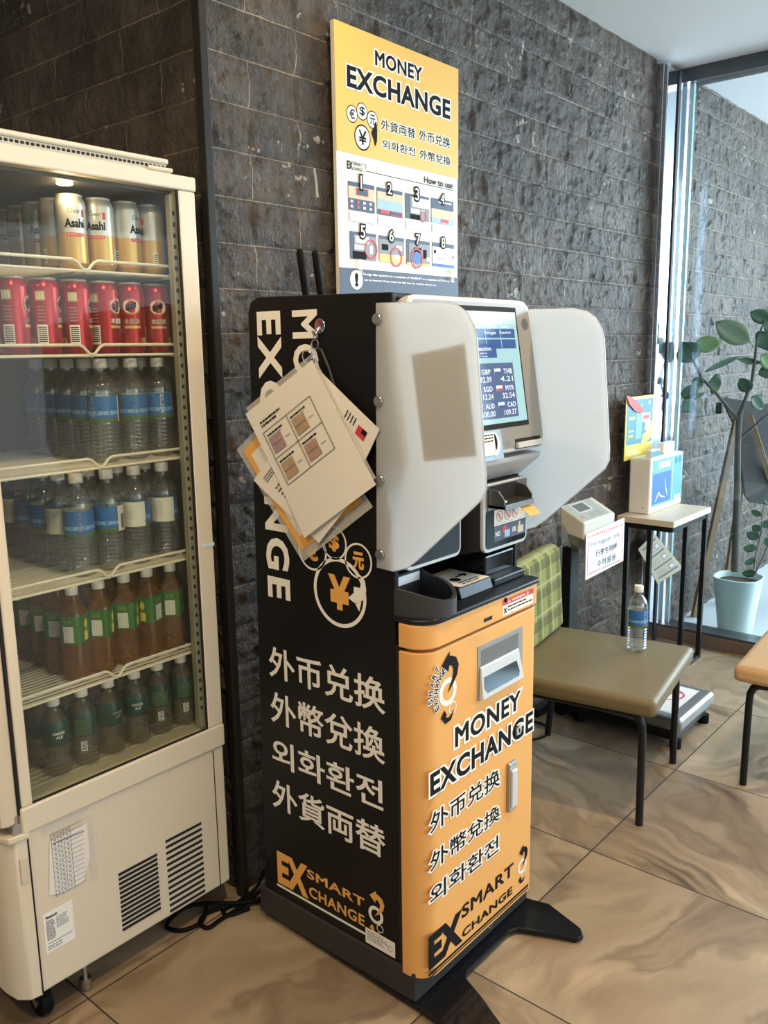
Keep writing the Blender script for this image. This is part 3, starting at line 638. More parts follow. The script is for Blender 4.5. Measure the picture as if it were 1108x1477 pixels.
# note tray recess in the door, cut with a boolean-free frame: a bevelled grey surround with a deep pocket
part('drawer_front', MB().ext(rounded_front(.87, .925, 1.040, .053), 2, .874, .928), 'orange', K, smooth=35, bevel=.003)
part('shelf_top', MB().ext([(x, y) for x, y in rounded_front(0, 0, 1.033, .06, 1.125)], 2, .9285, .941).box(XL+.0145, XR-.0145, 1.124, 1.2845, .9285, .941), 'trayb', K, smooth=35, bevel=.004)
d = Decal(Frame((0, 1.040, 0), (1, 0, 0), (0, 0, 1))); d.rect((1.5657, 0.8862), (1.5999, 0.8948), 0); part('sensor_window', d, 'slot', K)
d = Decal(Frame((0, 1.040, 0), (1, 0, 0), (0, 0, 1)))
a, b = (1.6443, 0.8811), (1.7816, 0.9191); hh = b[1]-a[1]; d.rect(a, b, 0); d.rect((a[0], b[1]-hh*.34), b, 1, 1)
write(d, d.fr, '⚠ WARNING ⚠', (a[0]+.02, b[1]-hh*.28), (b[0]-.02, b[1]-hh*.07), 0, .03, 2)
scribble(d, (a[0]+.022, a[1]+.006), (b[0]-.006, b[1]-hh*.42), 2, 2, 1); d.disc((a[0]+.011, a[1]+.037), .006, 2, 1); d.line((a[0]+.005, a[1]+.005), (a[0]+.017, a[1]+.018), .003, 2, 1); d.line((a[0]+.005, a[1]+.018), (a[0]+.017, a[1]+.005), .003, 2, 1)
part('warning_label', d, ['pwhite', 'red', 'ink'], K, label='red and white WARNING label')
# pocket
px0, px1, pz0, pz1 = 1.548, 1.742, .700, .832
pk = MB()
o = [(px0, pz0), (px1, pz0), (px1, pz1), (px0, pz1)]; q = [(px0+.012, pz0+.006), (px1-.022, pz0+.006), (px1-.022, pz1-.012), (px0+.012, pz1-.012)]
f = FRONT
pk.prism([f.p(u, v, -.002) for u, v in o], [f.p(u, v, .0022) for u, v in o], 0)
part('pocket_surround', pk, 'pocket', K, bevel=.001)
part('pocket_recess', Decal(FRONT, .0024).poly(q, 0), 'darksteel', K)
fl = MB(); fl.prism([(px0+.004, 1.0425, .703), (px1-.012, 1.0425, .703), (px1-.022, 1.0425, .782), (px0+.006, 1.0425, .782)],
                    [(px0+.004, 1.030, .705), (px1-.012, 1.030, .705), (px1-.024, 1.0385, .780), (px0+.006, 1.0385, .780)])
FL = part('pocket_flap', fl, 'silver', K, bevel=.0015)
ff = Frame((0, 1.030, .705), (1, 0, 0), (0, .0085, .075)); g = Decal(ff, .0004)
g.poly([(px0+.022, .012), (px1-.034, .012), (px1-.030, .024), (px1-.040, .052), (px0+.014, .052), (px0+.012, .026)], 0); part('flap_window', g, 'flapglass', FL)
# handle, key lock
a, b = (1.6787, 0.3622), (1.711, 0.4944)
hd = MB().box(a[0], b[0]+.004, 1.036, 1.0455, a[1], b[1]); HN = part('door_handle', hd, 'steel', K, bevel=.004); part('handle_lever', MB().box(a[0]+.006, b[0]-.002, 1.030, 1.037, a[1]+.012, b[1]-.02), 'silver', HN, bevel=.003)
c = (1.722, 0.5679); part('key_lock', MB().cyl((c[0], 1.046, c[1]), (c[0], 1.036, c[1]), .011, 20).box(c[0]-.0015, c[0]+.0015, 1.0345, 1.037, c[1]-.005, c[1]+.005, 1), ['steel', 'slot'], K, smooth=40)
# print on the door
t = MB(); write(t, FRONT, 'MONEY', (1.4597, 0.6188), (1.7388, 0.6683), 0, .030, 1, .085); write(t, FRONT, 'EXCHANGE', (1.3668, 0.5393), (1.7995, 0.5934), 0, .034, 2, .07)
part('door_heading', t, ['ink', 'halo'], K)
t = MB()
for s, a, b in (('外币兑换', (1.3661, 0.4502), (1.6476, 0.4984)), ('外幣兌換', (1.3653, 0.3578), (1.6494, 0.4033)), ('외화환전', (1.3647, 0.2741), (1.6447, 0.3196))): write(t, FRONT, s, a, b, 0, .014, 1, .07)
part('door_translations', t, ['ink', 'halo'], K)
def swirl(d, c, r, kr, ka, s=1, lift=0, thick=.2):
    """logo: a ring with a bent arrow rising from it and a small ring with a returning arrow below"""
    d.ring(c, r, r*thick*1.9, kr, lift, 36); d.ring((c[0]+.02*r, c[1]-.1*r), r*.72, r*.09, kr, lift+1, 24, a0=PI, a1=2*PI-.3)
    pts = [(c[0]-.05*r, c[1]-.05*r), (c[0]+.45*r, c[1]+.5*r), (c[0]+.82*r, c[1]+1.05*r), (c[0]+.92*r, c[1]+1.6*r), (c[0]+.68*r, c[1]+2.0*r), (c[0]+.25*r, c[1]+2.2*r), (c[0]-.1*r, c[1]+2.15*r)]
    d.brush(pts, [r*.02, r*.28, r*.48, r*.62, r*.68, r*.66, r*.6], ka, lift+2)
    d.poly([(c[0]+.15*r, c[1]+2.85*r), (c[0]-.75*r, c[1]+2.05*r), (c[0]+.0*r, c[1]+1.45*r), (c[0]+.1*r, c[1]+1.9*r)], ka, lift+3)
    s2 = (c[0]+.55*r, c[1]-1.32*r); d.ring(s2, r*.45, r*.09, kr, lift, 24)
    pts = [(s2[0]+.1*r, s2[1]-.2*r), (s2[0]-.3*r, s2[1]-.68*r), (s2[0]-.8*r, s2[1]-.72*r), (s2[0]-1.1*r, s2[1]-.35*r)]
    d.brush(pts, [r*.04, r*.3, r*.42, r*.4], ka, lift+2); d.poly([(s2[0]-1.45*r, s2[1]-.42*r), (s2[0]-1.0*r, s2[1]+.12*r), (s2[0]-.72*r, s2[1]-.32*r)], ka, lift+3)
d = Decal(FRONT); c = (1.4336, 0.7616); e = (1.4648, 0.7605); swirl(d, c, abs(e[0]-c[0])*1.03, 1, 0)
a, b = (1.366, 0.7518), (1.4311, 0.8098)
cx, cz = c
for s, rad, ds in (('SMART', .082, .020), ('EXCHANGE', .058, .019)):
    n = len(s); a0, a1 = (188, 122) if s == 'SMART' else (212, 104)
    for i, ch in enumerate(s):
        th = math.radians(a0 + (a1-a0)*(i+.5)/n); p = (cx + rad*.8*math.cos(th), cz + rad*1.0*math.sin(th))
        write(d, FRONT, ch, (p[0]-.0055, p[1]-.0075), (p[0]+.0055, p[1]+.0075), 0, .03, 3, .09, 2, rot=math.degrees(th)-90)
part('round_emblem', d, ['ink', 'halo', 'white'], K)
d = Decal(FRONT); write(d, FRONT, 'EX', (1.3583, 0.1148), (1.4911, 0.2005), 0, .055); write(d, FRONT, 'SMART', (1.4884, 0.1727), (1.7166, 0.2078), 0, .024); write(d, FRONT, 'CHANGE', (1.49, 0.1201), (1.7132, 0.1426), 0, .030)
a, b = (1.3582, 0.1095), (1.7933, 0.1023); zz = (a[1]+b[1])/2; d.rect((a[0], zz-.006), (b[0], zz), 0); d.rect((a[0], zz-.0125), (b[0], zz-.0095), 0)
c = (1.7598, 0.1741); swirl(d, c, .021, 1, 0); part('door_logo', d, ['ink', 'halo'], K)
# print on the black side
t = MB(); write(t, SIDE, 'EXCHANGE', (-1.5269, 1.5884), (-1.4462, 0.912), 0, .034, rot=90, space=1.18)
a, b = (-1.4101, 1.587), (-1.3309, 1.5809); write(t, SIDE, 'MONEY', (a[0], a[1]), (b[0], a[1]-.335), 0, .030, rot=90, space=1.15); part('side_heading', t, 'white', K)
t = MB()
for s, a, b in (('外币兑换', (-1.5343, 0.7853), (-1.155, 0.704)), ('外幣兌換', (-1.5346, 0.6669), (-1.1583, 0.583)), ('외화환전', (-1.5356, 0.5421), (-1.1656, 0.4677)), ('外貨両替', (-1.5422, 0.4279), (-1.1606, 0.3481))): write(t, SIDE, s, a, b, 0, .016)
part('side_translations', t, 'white', K)
d = Decal(SIDE)
for c, e, ch in (((-1.3683, 1.047), (-1.4137, 1.0488), '€'), ((-1.2993, 1.0759), (-1.3382, 1.0787), '$'), ((-1.2271, 1.0452), (-1.2675, 1.0455), '元'), ((-1.2861, 0.9624), (-1.3673, 0.9647), '¥')):
    rr = abs(c[0]-e[0]); d.ring(c, rr, rr*.11, 0, 0, 40); write(d, SIDE, ch, (c[0]-rr*.42, c[1]-rr*.5), (c[0]+rr*.42, c[1]+rr*.5), 1, .045, 1)
pts = [(-1.2218, 1.0147), (-1.2079, 1.0029), (-1.2044, 0.9815), (-1.2152, 0.9575), (-1.2361, 0.9457), (-1.2587, 0.956), (-1.2416, 0.9702), (-1.2412, 0.9846), (-1.2226, 0.9846), (-1.2181, 1.0012)]
d.poly(pts, 0, 2); d.poly([(-1.2381, 0.9469), (-1.2262, 0.9299), (-1.2194, 0.9535)], 0, 2); part('side_coin_emblem', d, ['white', 'orangeprint'], K)
d = Decal(SIDE); write(d, SIDE, 'EX', (-1.5339, 0.2261), (-1.4196, 0.1343), 0, .05); write(d, SIDE, 'SMART', (-1.4232, 0.2201), (-1.2293, 0.1946), 0, .025); write(d, SIDE, 'CHANGE', (-1.4178, 0.174), (-1.2305, 0.1441), 0, .025)
a, b = (-1.538, 0.1284), (-1.2299, 0.1239); zz = (a[1]+b[1])/2; d.rect((a[0], zz-.003), (b[0], zz+.003), 1); c = (-1.1945, 0.1921); swirl(d, c, .023, 1, 0); part('side_logo', d, ['orangeprint', 'white'], K)
d = Decal(SIDE, .002); a, b = (-1.2271, 0.1475), (-1.1356, 0.1072); d.rect(a, b, 0, 0); scribble(d, (a[0]+.006, b[1]+.01), (b[0]-.02, a[1]-.004), 5, 1, 1); d.ring((b[0]-.014, b[1]+.018), .007, .0015, 1, 1); part('rating_sticker', d, ['white', 'grey'], K, label='small white rating sticker')
# splayed feet plate
ft = MB(); zf = .022
fp = [(1.36, 1.60), (1.83, 1.60), (1.84, 1.10), (1.862, 1.02), (1.825, .905), (1.806, .888), (1.787, .893), (1.745, .985), (1.722, 1.034), (1.70, 1.043), (1.51, 1.043), (1.49, 1.030), (1.462, .965), (1.42, .885), (1.37, .79), (1.34, .775), (1.32, .79), (1.335, .93), (1.345, 1.06)]
ft.ext(fp, 2, .006, .021); part('foot_plate', ft, 'blackgloss', K, bevel=.004)
for x, y in ((1.40, 1.55), (1.79, 1.55), (1.35, .82), (1.80, .915)): part('levelling_pad', MB().cyl((x, y, 0), (x, y, .008), .016), 'blacksteel', K)
d = Decal(Frame((0, 1.075, 0), (1, 0, 0), (0, 0, 1))); a, b = (1.6386, 0.0241), (1.68, 0.048); d.ring(((a[0]+b[0])/2, .055), .02, .003, 0, 0, 4); part('plinth_latch', d, 'grey', K)
# head with the touch screen, tilted back
def rr_outline(u0, v0, u1, v1, r, n=6, rb=None):
    o = []
    for (cx_, cy_, t0, q) in ((u1-r, v1-r, 0, r), (u0+r, v1-r, PI/2, r), (u0+(rb or r), v0+(rb or r), PI, rb or r), (u1-(rb or r), v0+(rb or r), 3*PI/2, rb or r)):
        for i in range(n+1): t = t0 + PI/2*i/n; o.append((cx_ + q*math.cos(t), cy_ + q*math.sin(t)))
    return o
def slab(mb, fr, ol, d0, d1, k=0, sh=None):
    return mb.prism([fr.p(u, v, d0) for u, v in ol], [fr.p(u, v, d1) for u, v in ol], k)
ol = rr_outline(1.372, -.006, 1.846, .346, .035); hb = MB(); slab(hb, HEAD, ol, -.115, 0); HD = part('screen_head', hb, 'silver', K, smooth=35, bevel=.004)
part('head_chin', MB().ext([(1.058, 1.25), (1.06, 1.238), (1.115, 1.192), (1.28, 1.192), (1.28, 1.26)], 0, 1.40, 1.838), 'lgrey', K, bevel=.003)
fc = MB(); slab(fc, HEAD, rr_outline(1.382, .004, 1.836, .336, .028), 0, .002); part('face_plate', fc, 'silverd', HD, smooth=35)
tb = Decal(HEAD, .0022); tb.rect((1.425, .052), (1.778, .327), 0); part('screen_gasket', tb, 'slot', HD)
sc = Decal(HEAD, .0030); su0, su1, sv0, sv1 = 1.436, 1.7715, .0635, .3155; sc.rect((su0, sv0), (su1, sv1), 0)
sc.rect((1.5193, 0.2868), (1.6502, 0.3038), 2, 1); sc.rect((su0, .287), (su1, .3155), 1, 0.5)
for i in range(5):
    for j in range(2): sc.rect((su1-.012-.062*(i+1)+.003, .232+.024*j), (su1-.012-.062*i, .253+.024*j), 3, 1)
write(sc, HEAD, 'Português', (1.6354, 0.262), (1.6797, 0.2715), 5, .01, 2); write(sc, HEAD, 'Español', (1.6953, 0.2638), (1.7414, 0.2719), 5, .01, 2); write(sc, HEAD, '한국어', (1.5921, 0.2756), (1.6154, 0.2834), 5, .01, 2); write(sc, HEAD, '繁體中文', (1.6443, 0.2775), (1.6796, 0.2841), 5, .01, 2); write(sc, HEAD, '简体中文', (1.7014, 0.278), (1.7383, 0.2847), 5, .01, 2)
sc.rect((1.5233, 0.2116), (1.6734, 0.2433), 3, 1); write(sc, HEAD, 'Start transaction', (1.5293, 0.2278), (1.6522, 0.2372), 5, .015, 2); write(sc, HEAD, 'You can use a', (1.5561, 0.22), (1.6327, 0.225), 5, .015, 2); write(sc, HEAD, 'paper of JPY notes.', (1.5545, 0.2125), (1.6366, 0.2172), 5, .015, 2)
q0, q1 = (1.7392, 0.0748), (1.7431, 0.1995); sc.rect((su0+.03, q0[1]), (q0[0]-.004, q1[1]), 4, 1)
rows = [('TWD', '4.29', 'GBP', '192.39', 'THB', '4.21'), ('HKD', '18.80', 'SGD', '112.24', 'MYR', '32.54'), ('CNY', '20.64', 'AUD', '100.00', 'CAD', '109.37')]
ww = (q0[0]-.004 - (su0+.03))/3; rh = (q1[1]-q0[1]-.010)/3
for i, rw in enumerate(rows):
    for j in range(3):
        x = su0+.03 + ww*j; y = q1[1]-.008 - rh*(i+1)
        write(sc, HEAD, rw[2*j], (x+ww*.52, y+rh*.56), (x+ww*.92, y+rh*.86), 5, .02, 2); write(sc, HEAD, rw[2*j+1], (x+ww*.34, y+rh*.10), (x+ww*.92, y+rh*.42), 5, .01, 2)
        sc.rect((x+ww*.1, y+rh*.56), (x+ww*.38, y+rh*.88), 5, 2); sc.rect((x+ww*.1, y+rh*.56), (x+ww*.38, y+rh*.70), 6 if (i+j) % 2 else 3, 3)
part('touch_screen', sc, ['scr', 'scrw', 'scry', 'scrb', 'scrd', 'scrt', 'scrr'], HD)
d = Decal(HEAD, .0022); c = (1.8129, 0.2888); d.disc(c, .014, 0); part('camera_lens', d, 'darksteel', HD)
d = Decal(HEAD, .0022); a, b = (1.708, 0.0042), (1.8213, 0.017); zc = (a[1]+b[1])/2; d.rect((a[0], zc-.012), (b[0], zc+.012), 0); part('receipt_slot', d, 'slot', HD)
s2 = MB(); slab(s2, HEAD, [(a[0], zc-.010), (b[0]-.004, zc-.010), (b[0]-.004, zc+.004), (a[0], zc+.004)], .003, .012); part('receipt_lip', s2, 'silver', HD, bevel=.0015)
d = Decal(HEAD, .0022); c = (1.6746, 0.0154); d.ring(c, .010, .001, 0, 0, 4); d.disc((c[0]+.001, c[1]-.003), .0015, 0); part('symbol_mark', d, 'darksteel', HD)
d = Decal(HEAD, .0022); a, b = (1.5548, -0.0041), (1.6611, 0.0595); d.rect((1.56, a[1]-.012), (b[0]-.008, .050), 0); e = (1.6292, 0.0196); d.disc((e[0]-.006, e[1]), .020, 4, 1, ry=.026); d.disc((e[0]-.010, e[1]+.004), .013, 2, 2, ry=.02); p0, p1 = (1.5663, -0.0007), (1.625, 0.0513)
d.rect((1.575, p0[1]-.004), (p1[0]-.004, .046), 1, 3); scribble(d, (1.58, .024), (p1[0]-.008, .044), 3, 2, 4); part('user_sticker', d, ['sky', 'pwhite', 'ink', 'pnavy', 'paperw'], HD, label='blue sticker under the screen')
# side screens of frosted acrylic on stand-off bolts
wing = [(-1.1631, 1.0425), (-1.1535, 1.5917), (-0.9894, 1.5882), (-0.9541, 1.5803), (-0.9321, 1.5656), (-0.915, 1.54), (-0.9087, 1.5148), (-0.8864, 1.2579), (-0.8862, 1.2368), (-0.8954, 1.2172), (-0.908, 1.2051), (-1.052, 1.0744), (-1.0795, 1.054), (-1.117, 1.0406)]
wl = Frame((1.340, 0, 0), (0, -1, 0), (0, 0, 1))
for nm, x in (('privacy_screen', 1.338), ('privacy_screen', XR+.010)):
    w_ = MB(); w_.ext([(-u, v) for u, v in wing], 0, x, x+.005); PS = part(nm, w_, 'acrylic', K, smooth=30, bevel=.0015)
    for yy, z in ((1.148, 1.56), (1.148, 1.396), (1.148, 1.233), (1.15, 1.074)):
        xa, xb = (x-.006, XL+.001) if x < 1.5 else (XR-.001, x+.011); part('standoff_bolt', MB().cyl((xa, yy, z), (xb, yy, z), .0115, 18), 'steel', PS, smooth=40, bevel=.0015)
pp = [(-(-1.0622, 1.4881)[0], (-1.0622, 1.4881)[1]), (-(-0.935, 1.5089)[0], (-0.935, 1.5089)[1]), (-(-0.9071, 1.2999)[0], (-0.9071, 1.2999)[1]), (-(-1.0327, 1.2803)[0], (-1.0327, 1.2803)[1])]
part('notice_sheet', MB().ext(pp, 0, 1.3436, 1.3442), 'paper', K, label='sheet of paper taped inside the left privacy screen')
# modules under the head
def module(x0, x1, z0, z1, yf, yb, rr=.02):
    fr = Frame((0, yf, 0), (1, 0, 0), (0, 0, 1)); b_ = MB(); o = rr_outline(x0, z0, x1, z1, rr)
    return fr, slab(b_, fr, o, -(yb-yf), 0)
fr, b_ = module(1.366, 1.568, 1.035, 1.19, 1.105, 1.16); ML = part('left_module', b_, 'silver', K, smooth=35, bevel=.002)
part('module_underside', MB().ext([(1.12, 1.036), (1.30, .985), (1.30, 1.10), (1.12, 1.10)], 0, 1.368, 1.562), 'silverd', K, bevel=.006)
g = MB(); slab(g, fr, rr_outline(1.374, 1.044, 1.560, 1.19, .014), 0, .002); part('module_glass', g, 'blackgloss', ML)
fr, b_ = module(1.614, 1.806, 1.030, 1.192, 1.075, 1.085); MR = part('note_module', b_, 'silver', K, smooth=35, bevel=.002)
part('note_module_case', MB().ext([(1.0855, 1.036), (1.30, .975), (1.30, 1.19), (1.0855, 1.19)], 0, 1.617, 1.803), 'base', K)
g = MB(); slab(g, fr, rr_outline(1.623, 1.039, 1.797, 1.132, .012), 0, .002); part('module_glass', g, 'blackgloss', MR)
g = MB(); slab(g, fr, rr_outline(1.626, 1.130, 1.797, 1.188, .004), 0, .003); part('acceptor_plate', g, 'darksteel', MR)
# note acceptor: open tray with raised cheeks
ax0, ax1, az = 1.628, 1.752, 1.138
ac = MB(); ac.box(ax0, ax1, 1.028, 1.0715, az, az+.008)
for x in (ax0, ax1-.0045): ac.ext([(1.028, az), (1.0715, az), (1.0715, az+.045), (1.045, az+.042), (1.028, az+.022)], 0, x, x+.0045)
ac.box(ax0, ax1, 1.0245, 1.0285, az-.002, az+.011); AC = part('note_acceptor', ac, 'darksteel', MR, bevel=.001)
part('acceptor_mouth', MB().box(ax0+.005, ax1-.005, 1.030, 1.070, az+.0085, az+.013).box(ax0+.005, ax1-.005, 1.0695, 1.0712, az+.013, az+.048), 'slot', MR)
part('acceptor_lamp', MB().box(1.648, 1.652, 1.048, 1.052, az+.0131, az+.0155).box(1.656, 1.6595, 1.041, 1.044, az+.0131, az+.0148), 'led', MR)
d = Decal(fr, .0024); a, b = (1.655, 1.090), (1.795, 1.128); d.rect(a, b, 0)
for i in range(3): c = (1.678+.034*i, 1.111); d.ring(c, .0135, .0018, 1, 1); d.line((c[0]-.009, c[1]+.009), (c[0]+.009, c[1]-.009), .0018, 1, 2); d.rect((c[0]-.004, c[1]-.007), (c[0]+.003, c[1]+.007), 2, 1)
scribble(d, (1.660, 1.0915), (1.790, 1.0965), 1, 2, 1); part('rules_sticker', d, ['pwhite', 'red', 'lgrey'], MR)
d = Decal(fr, .0024); d.rect((1.655, 1.053), (1.795, 1.0895), 0); write(d, fr, 'NO', (1.661, 1.064), (1.681, 1.076), 1, .03); write(d, fr, 'OK', (1.734, 1.064), (1.752, 1.076), 1, .03); d.disc((1.700, 1.076), .010, 2, 1); d.rect((1.699, 1.057), (1.722, 1.074), 3, 2); d.rect((1.758, 1.058), (1.784, 1.075), 4, 1); d.rect((1.762, 1.074), (1.770, 1.086), 4, 1); part('guide_sticker', d, ['pnavy', 'white', 'red', 'sky', 'tan'], MR)
tk = MB(); tf = Frame((1.705, 1.036, 1.136), (1, 0, 0), (0, -.62, -.45)); slab(tk, tf, [(0, 0), (.050, 0), (.050, .036), (0, .036)], 0, .0008, 0); part('orange_tab', tk, 'orangeprint', MR, label='small orange paper tab'); dd = Decal(tf, .001); scribble(dd, (.005, .005), (.045, .031), 4, 0, 0); part('tab_print', dd, 'red', MR)
# shelf: coin cup, sign plate, receipt block
cu = MB(); ang = [PI + PI*i/20 for i in range(21)]
def cup_ring(s, z_of): return None
oc = [(1.352 + .071 + .071*math.cos(t), 1.130 + .105*math.sin(t)) for t in ang]; inn = [(1.352 + .071 + .062*math.cos(t), 1.130 + .096*math.sin(t)) for t in ang]
top = [.985 + (.022*abs(math.cos(t))**2) - .008 for t in ang]
oc = [(1.362, 1.165)] + oc + [(1.490, 1.165)]; inn = [(1.371, 1.157)] + inn + [(1.481, 1.157)]; top = [1.012] + top + [1.012]
n = len(oc)
R0 = [(x, y, .9412) for x, y in oc]; R1 = [(x, y, z) for (x, y), z in zip(oc, top)]; R2 = [(x, y, z) for (x, y), z in zip(inn, top)]; R3 = [(x, y, .952) for x, y in inn]
cu.rings([R0, R1, R2, R3], 0, capa=True, capb=True, closed=True); part('coin_cup', cu, 'trayg', K, smooth=35)
part('cup_label', MB().box(1.374, 1.478, 1.1555, 1.1567, .988, 1.008), 'paperw', K)
part('sign_plinth', MB().ext([(1.075, .9412), (1.285, .9412), (1.285, .968), (1.085, .968)], 0, 1.528, 1.66), 'trayb', K, bevel=.003)
d = Decal(Frame((0, 0, .968), (1, 0, 0), (0, 1, 0))); a, b = (1.536, 1.085), (1.655, 1.20); d.rect(a, b, 0); d.rect((a[0], b[1]-.022), b, 1, 1); d.disc((1.58, 1.13), .014, 2, 1); d.rect((1.600, 1.140), (1.628, 1.146), 2, 1); d.poly([(1.624, 1.156), (1.642, 1.143), (1.624, 1.130)], 2, 1); scribble(d, (1.56, 1.09), (1.64, 1.112), 2, 2, 1); part('arrow_sign', d, ['pwhite', 'tan', 'ink'], K, label='white sign with a black arrow')
part('receipt_block', MB().ext([(1.075, .9412), (1.285, .9412), (1.285, .975), (1.075, .960)], 0, 1.662, 1.80), 'trayb', K, bevel=.004)
part('receipt_printer', MB().ext([(1.105, .960), (1.284, .970), (1.284, 1.035), (1.20, 1.035), (1.135, 1.015), (1.105, 1.010)], 0, 1.668, 1.795), 'blackgloss', K, bevel=.004)
part('printer_slit', MB().box(1.675, 1.788, 1.222, 1.228, 1.034, 1.0365), 'slot', K)
for a, b in (((1.4882, 1.5, 1.6388), (1.4706, 1.5, 1.7297)), ((1.5402, 1.5, 1.6409), (1.5213, 1.5, 1.7303))):
    a, b = Vector(a), Vector(b); a.z = 1.618; dr = (b-a).normalized(); L_ = (b-a).length
    part('antenna', MB().tube([a - Vector((0, 0, .003)), a + dr*L_*.12, a + dr*L_*.5, a + dr*L_*.96, a + dr*(L_ + .003), a + dr*(L_+.0055)], [.0085, .0085, .009, .0088, .0065, .001], 14), 'cable', K, smooth=50)
# hook on the side
c = (-1.3216, 1.5515); hp = SIDE.p(c[0], c[1]); HK = part('adhesive_hook', MB().cyl(SIDE.p(c[0], c[1], .0005), SIDE.p(c[0], c[1], .005), .0155, 22), 'chrome', K, smooth=40, bevel=.0015)
part('hook_prong', MB().tube([SIDE.p(c[0], c[1]-.002, .005), SIDE.p(c[0]-.001, c[1]-.014, .012), SIDE.p(c[0]-.001, c[1]-.020, .018), SIDE.p(c[0]-.001, c[1]-.012, .025)], .0028), 'chrome', HK, smooth=50)

# ------------------------------------------------------------------ bundle of sleeved sheets hanging on the kiosk
B = thing('document_bundle', 'ring-bound bundle of plastic-sleeved banknote sheets hanging from a hook on the black kiosk side', 'documents', tuple(hp))
lp = (-1.3242, 1.5399); q = (-1.3271, 1.5194); rg = (-1.3231, 1.5149); big = (-1.3368, 1.487)
part('wire_loop', MB().tube([SIDE.p(c[0]-.001, c[1]-.0133, .018), SIDE.p(c[0]+.006, c[1]-.0175, .018), SIDE.p(lp[0]+.006, lp[1]-.006, .013), SIDE.p(q[0], q[1], .018), SIDE.p(lp[0]-.008, lp[1]-.004, .013), SIDE.p(c[0]-.008, c[1]-.0175, .018), SIDE.p(c[0]-.001, c[1]-.0133, .018)], .0012, 6), 'chrome', B, smooth=60)
def circle(fr, c, r, d, n=20, tilt=0.0): return [fr.p(c[0] + r*math.cos(2*PI*i/n), c[1] + r*math.sin(2*PI*i/n), d + tilt*math.sin(2*PI*i/n)) for i in range(n+1)]
part('small_ring', MB().tube(circle(SIDE, (rg[0], rg[1]-.002), .010, .018), .0018, 6), 'chrome', B, smooth=60)
part('binder_ring', MB().tube(circle(SIDE, (big[0], big[1]-.004), .0165, .026, 24, .006), .0017, 6), 'chrome', B, smooth=60)
part('binder_ring', MB().tube(circle(SIDE, (big[0]+.008, big[1]-.018), .015, .020, 24, .006), .0017, 6), 'chrome', B, smooth=60)
c1, c2 = (-1.3153, 1.5001), (-1.2768, 1.4252); part('wrist_strap', MB().tube([SIDE.p(rg[0]+.002, rg[1]-.012, .010), SIDE.p(c1[0], c1[1], .007), SIDE.p((c1[0]+c2[0])/2, (c1[1]+c2[1])/2, .005), SIDE.p(c2[0]+.004, c2[1]-.03, .0035)], .0035, 8), 'trayg', B, smooth=60)
def sheet(name, tl, tr, br, bl, dep, M, film=True, lab=None):
    a = [tl, tr, br, bl]; s_ = MB(); n = 10; Vg = []
    for j in range(n+1):
        for i in range(n+1):
            f_, g_ = i/n, j/n; u = (1-g_)*((1-f_)*tl[0] + f_*tr[0]) + g_*((1-f_)*bl[0] + f_*br[0]); v = (1-g_)*((1-f_)*tl[1] + f_*tr[1]) + g_*((1-f_)*bl[1] + f_*br[1])
            wv = .0016*math.sin(3*f_ + 5*g_ + dep*300) + .004*g_*f_*(1-f_)
            Vg.append(SIDE.p(u, v, dep + wv))
    N_ = (n+1)**2; Vb = [p + Vector((.0009, 0, 0)) for p in Vg]
    Fg = []
    for j in range(n):
        for i in range(n): k = j*(n+1)+i; Fg += [(k, k+1, k+n+2, k+n+1), (N_+k+n+1, N_+k+n+2, N_+k+1, N_+k)]
    def edge(a_, b_): Fg.append((a_, b_, N_+b_, N_+a_))
    for i in range(n): edge(i+1, i); edge(n*(n+1)+i, n*(n+1)+i+1); edge(i*(n+1), (i+1)*(n+1)); edge((i+1)*(n+1)+n, i*(n+1)+n)
    s_.add(Vg + Vb, Fg); return part(name, s_, M, B, smooth=50, label=lab)
def bil(tl, tr, br, bl):
    return lambda f_, g_: ((1-g_)*((1-f_)*tl[0] + f_*tr[0]) + g_*((1-f_)*bl[0] + f_*br[0]), (1-g_)*((1-f_)*tl[1] + f_*tr[1]) + g_*((1-f_)*bl[1] + f_*br[1]))
class Warp:
    def __init__(s, fn, dep): s.fn = fn; s.dep = dep; s.n = Vector((-1, 0, 0))
    def p(s, f_, g_, d=0): u, v = s.fn(f_, 1-g_); wv = .0016*math.sin(3*f_ + 5*(1-g_) + s.dep*300) + .004*(1-g_)*f_*(1-f_); return SIDE.p(u, v, s.dep + wv + d + .0004)
E3 = ((-1.6052, 1.267), (-1.3985, 1.4171), (-1.1722, 1.1731), (-1.3875, 1.0211))
sheet('orange_sleeve', *E3, .0130, 'film', lab='clear sleeve holding an orange-bordered sheet'); fn = bil(*E3)
I3 = [fn(.07, .05), fn(.96, .05), fn(.96, .93), fn(.07, .93)]; sheet('orange_sheet', *I3, .0152, 'orangeprint'); I3b = [fn(.14, .12), fn(.9, .12), fn(.9, .84), fn(.14, .84)]; sheet('sheet_insert', *I3b, .0166, 'paper')
E2 = ((-1.3312, 1.4706), (-1.1431, 1.3386), (-1.2415, 1.1872), (-1.4539, 1.3086)); sheet('flag_sheet', *E2, .0188, 'paper', lab='white sheet with a small flag print')
wp = Warp(bil(*E2), .0188); d = Decal(wp, .0006, .0004); d.rect((.78, .74), (.90, .86), 0, 0); d.rect((.84, .80), (.90, .86), 1, 1)
for i in range(4): d.rect((.60+.04*i, .80), (.61+.04*i, .90), 1, 0)
part('flag_print', d, ['red', 'ink'], B)
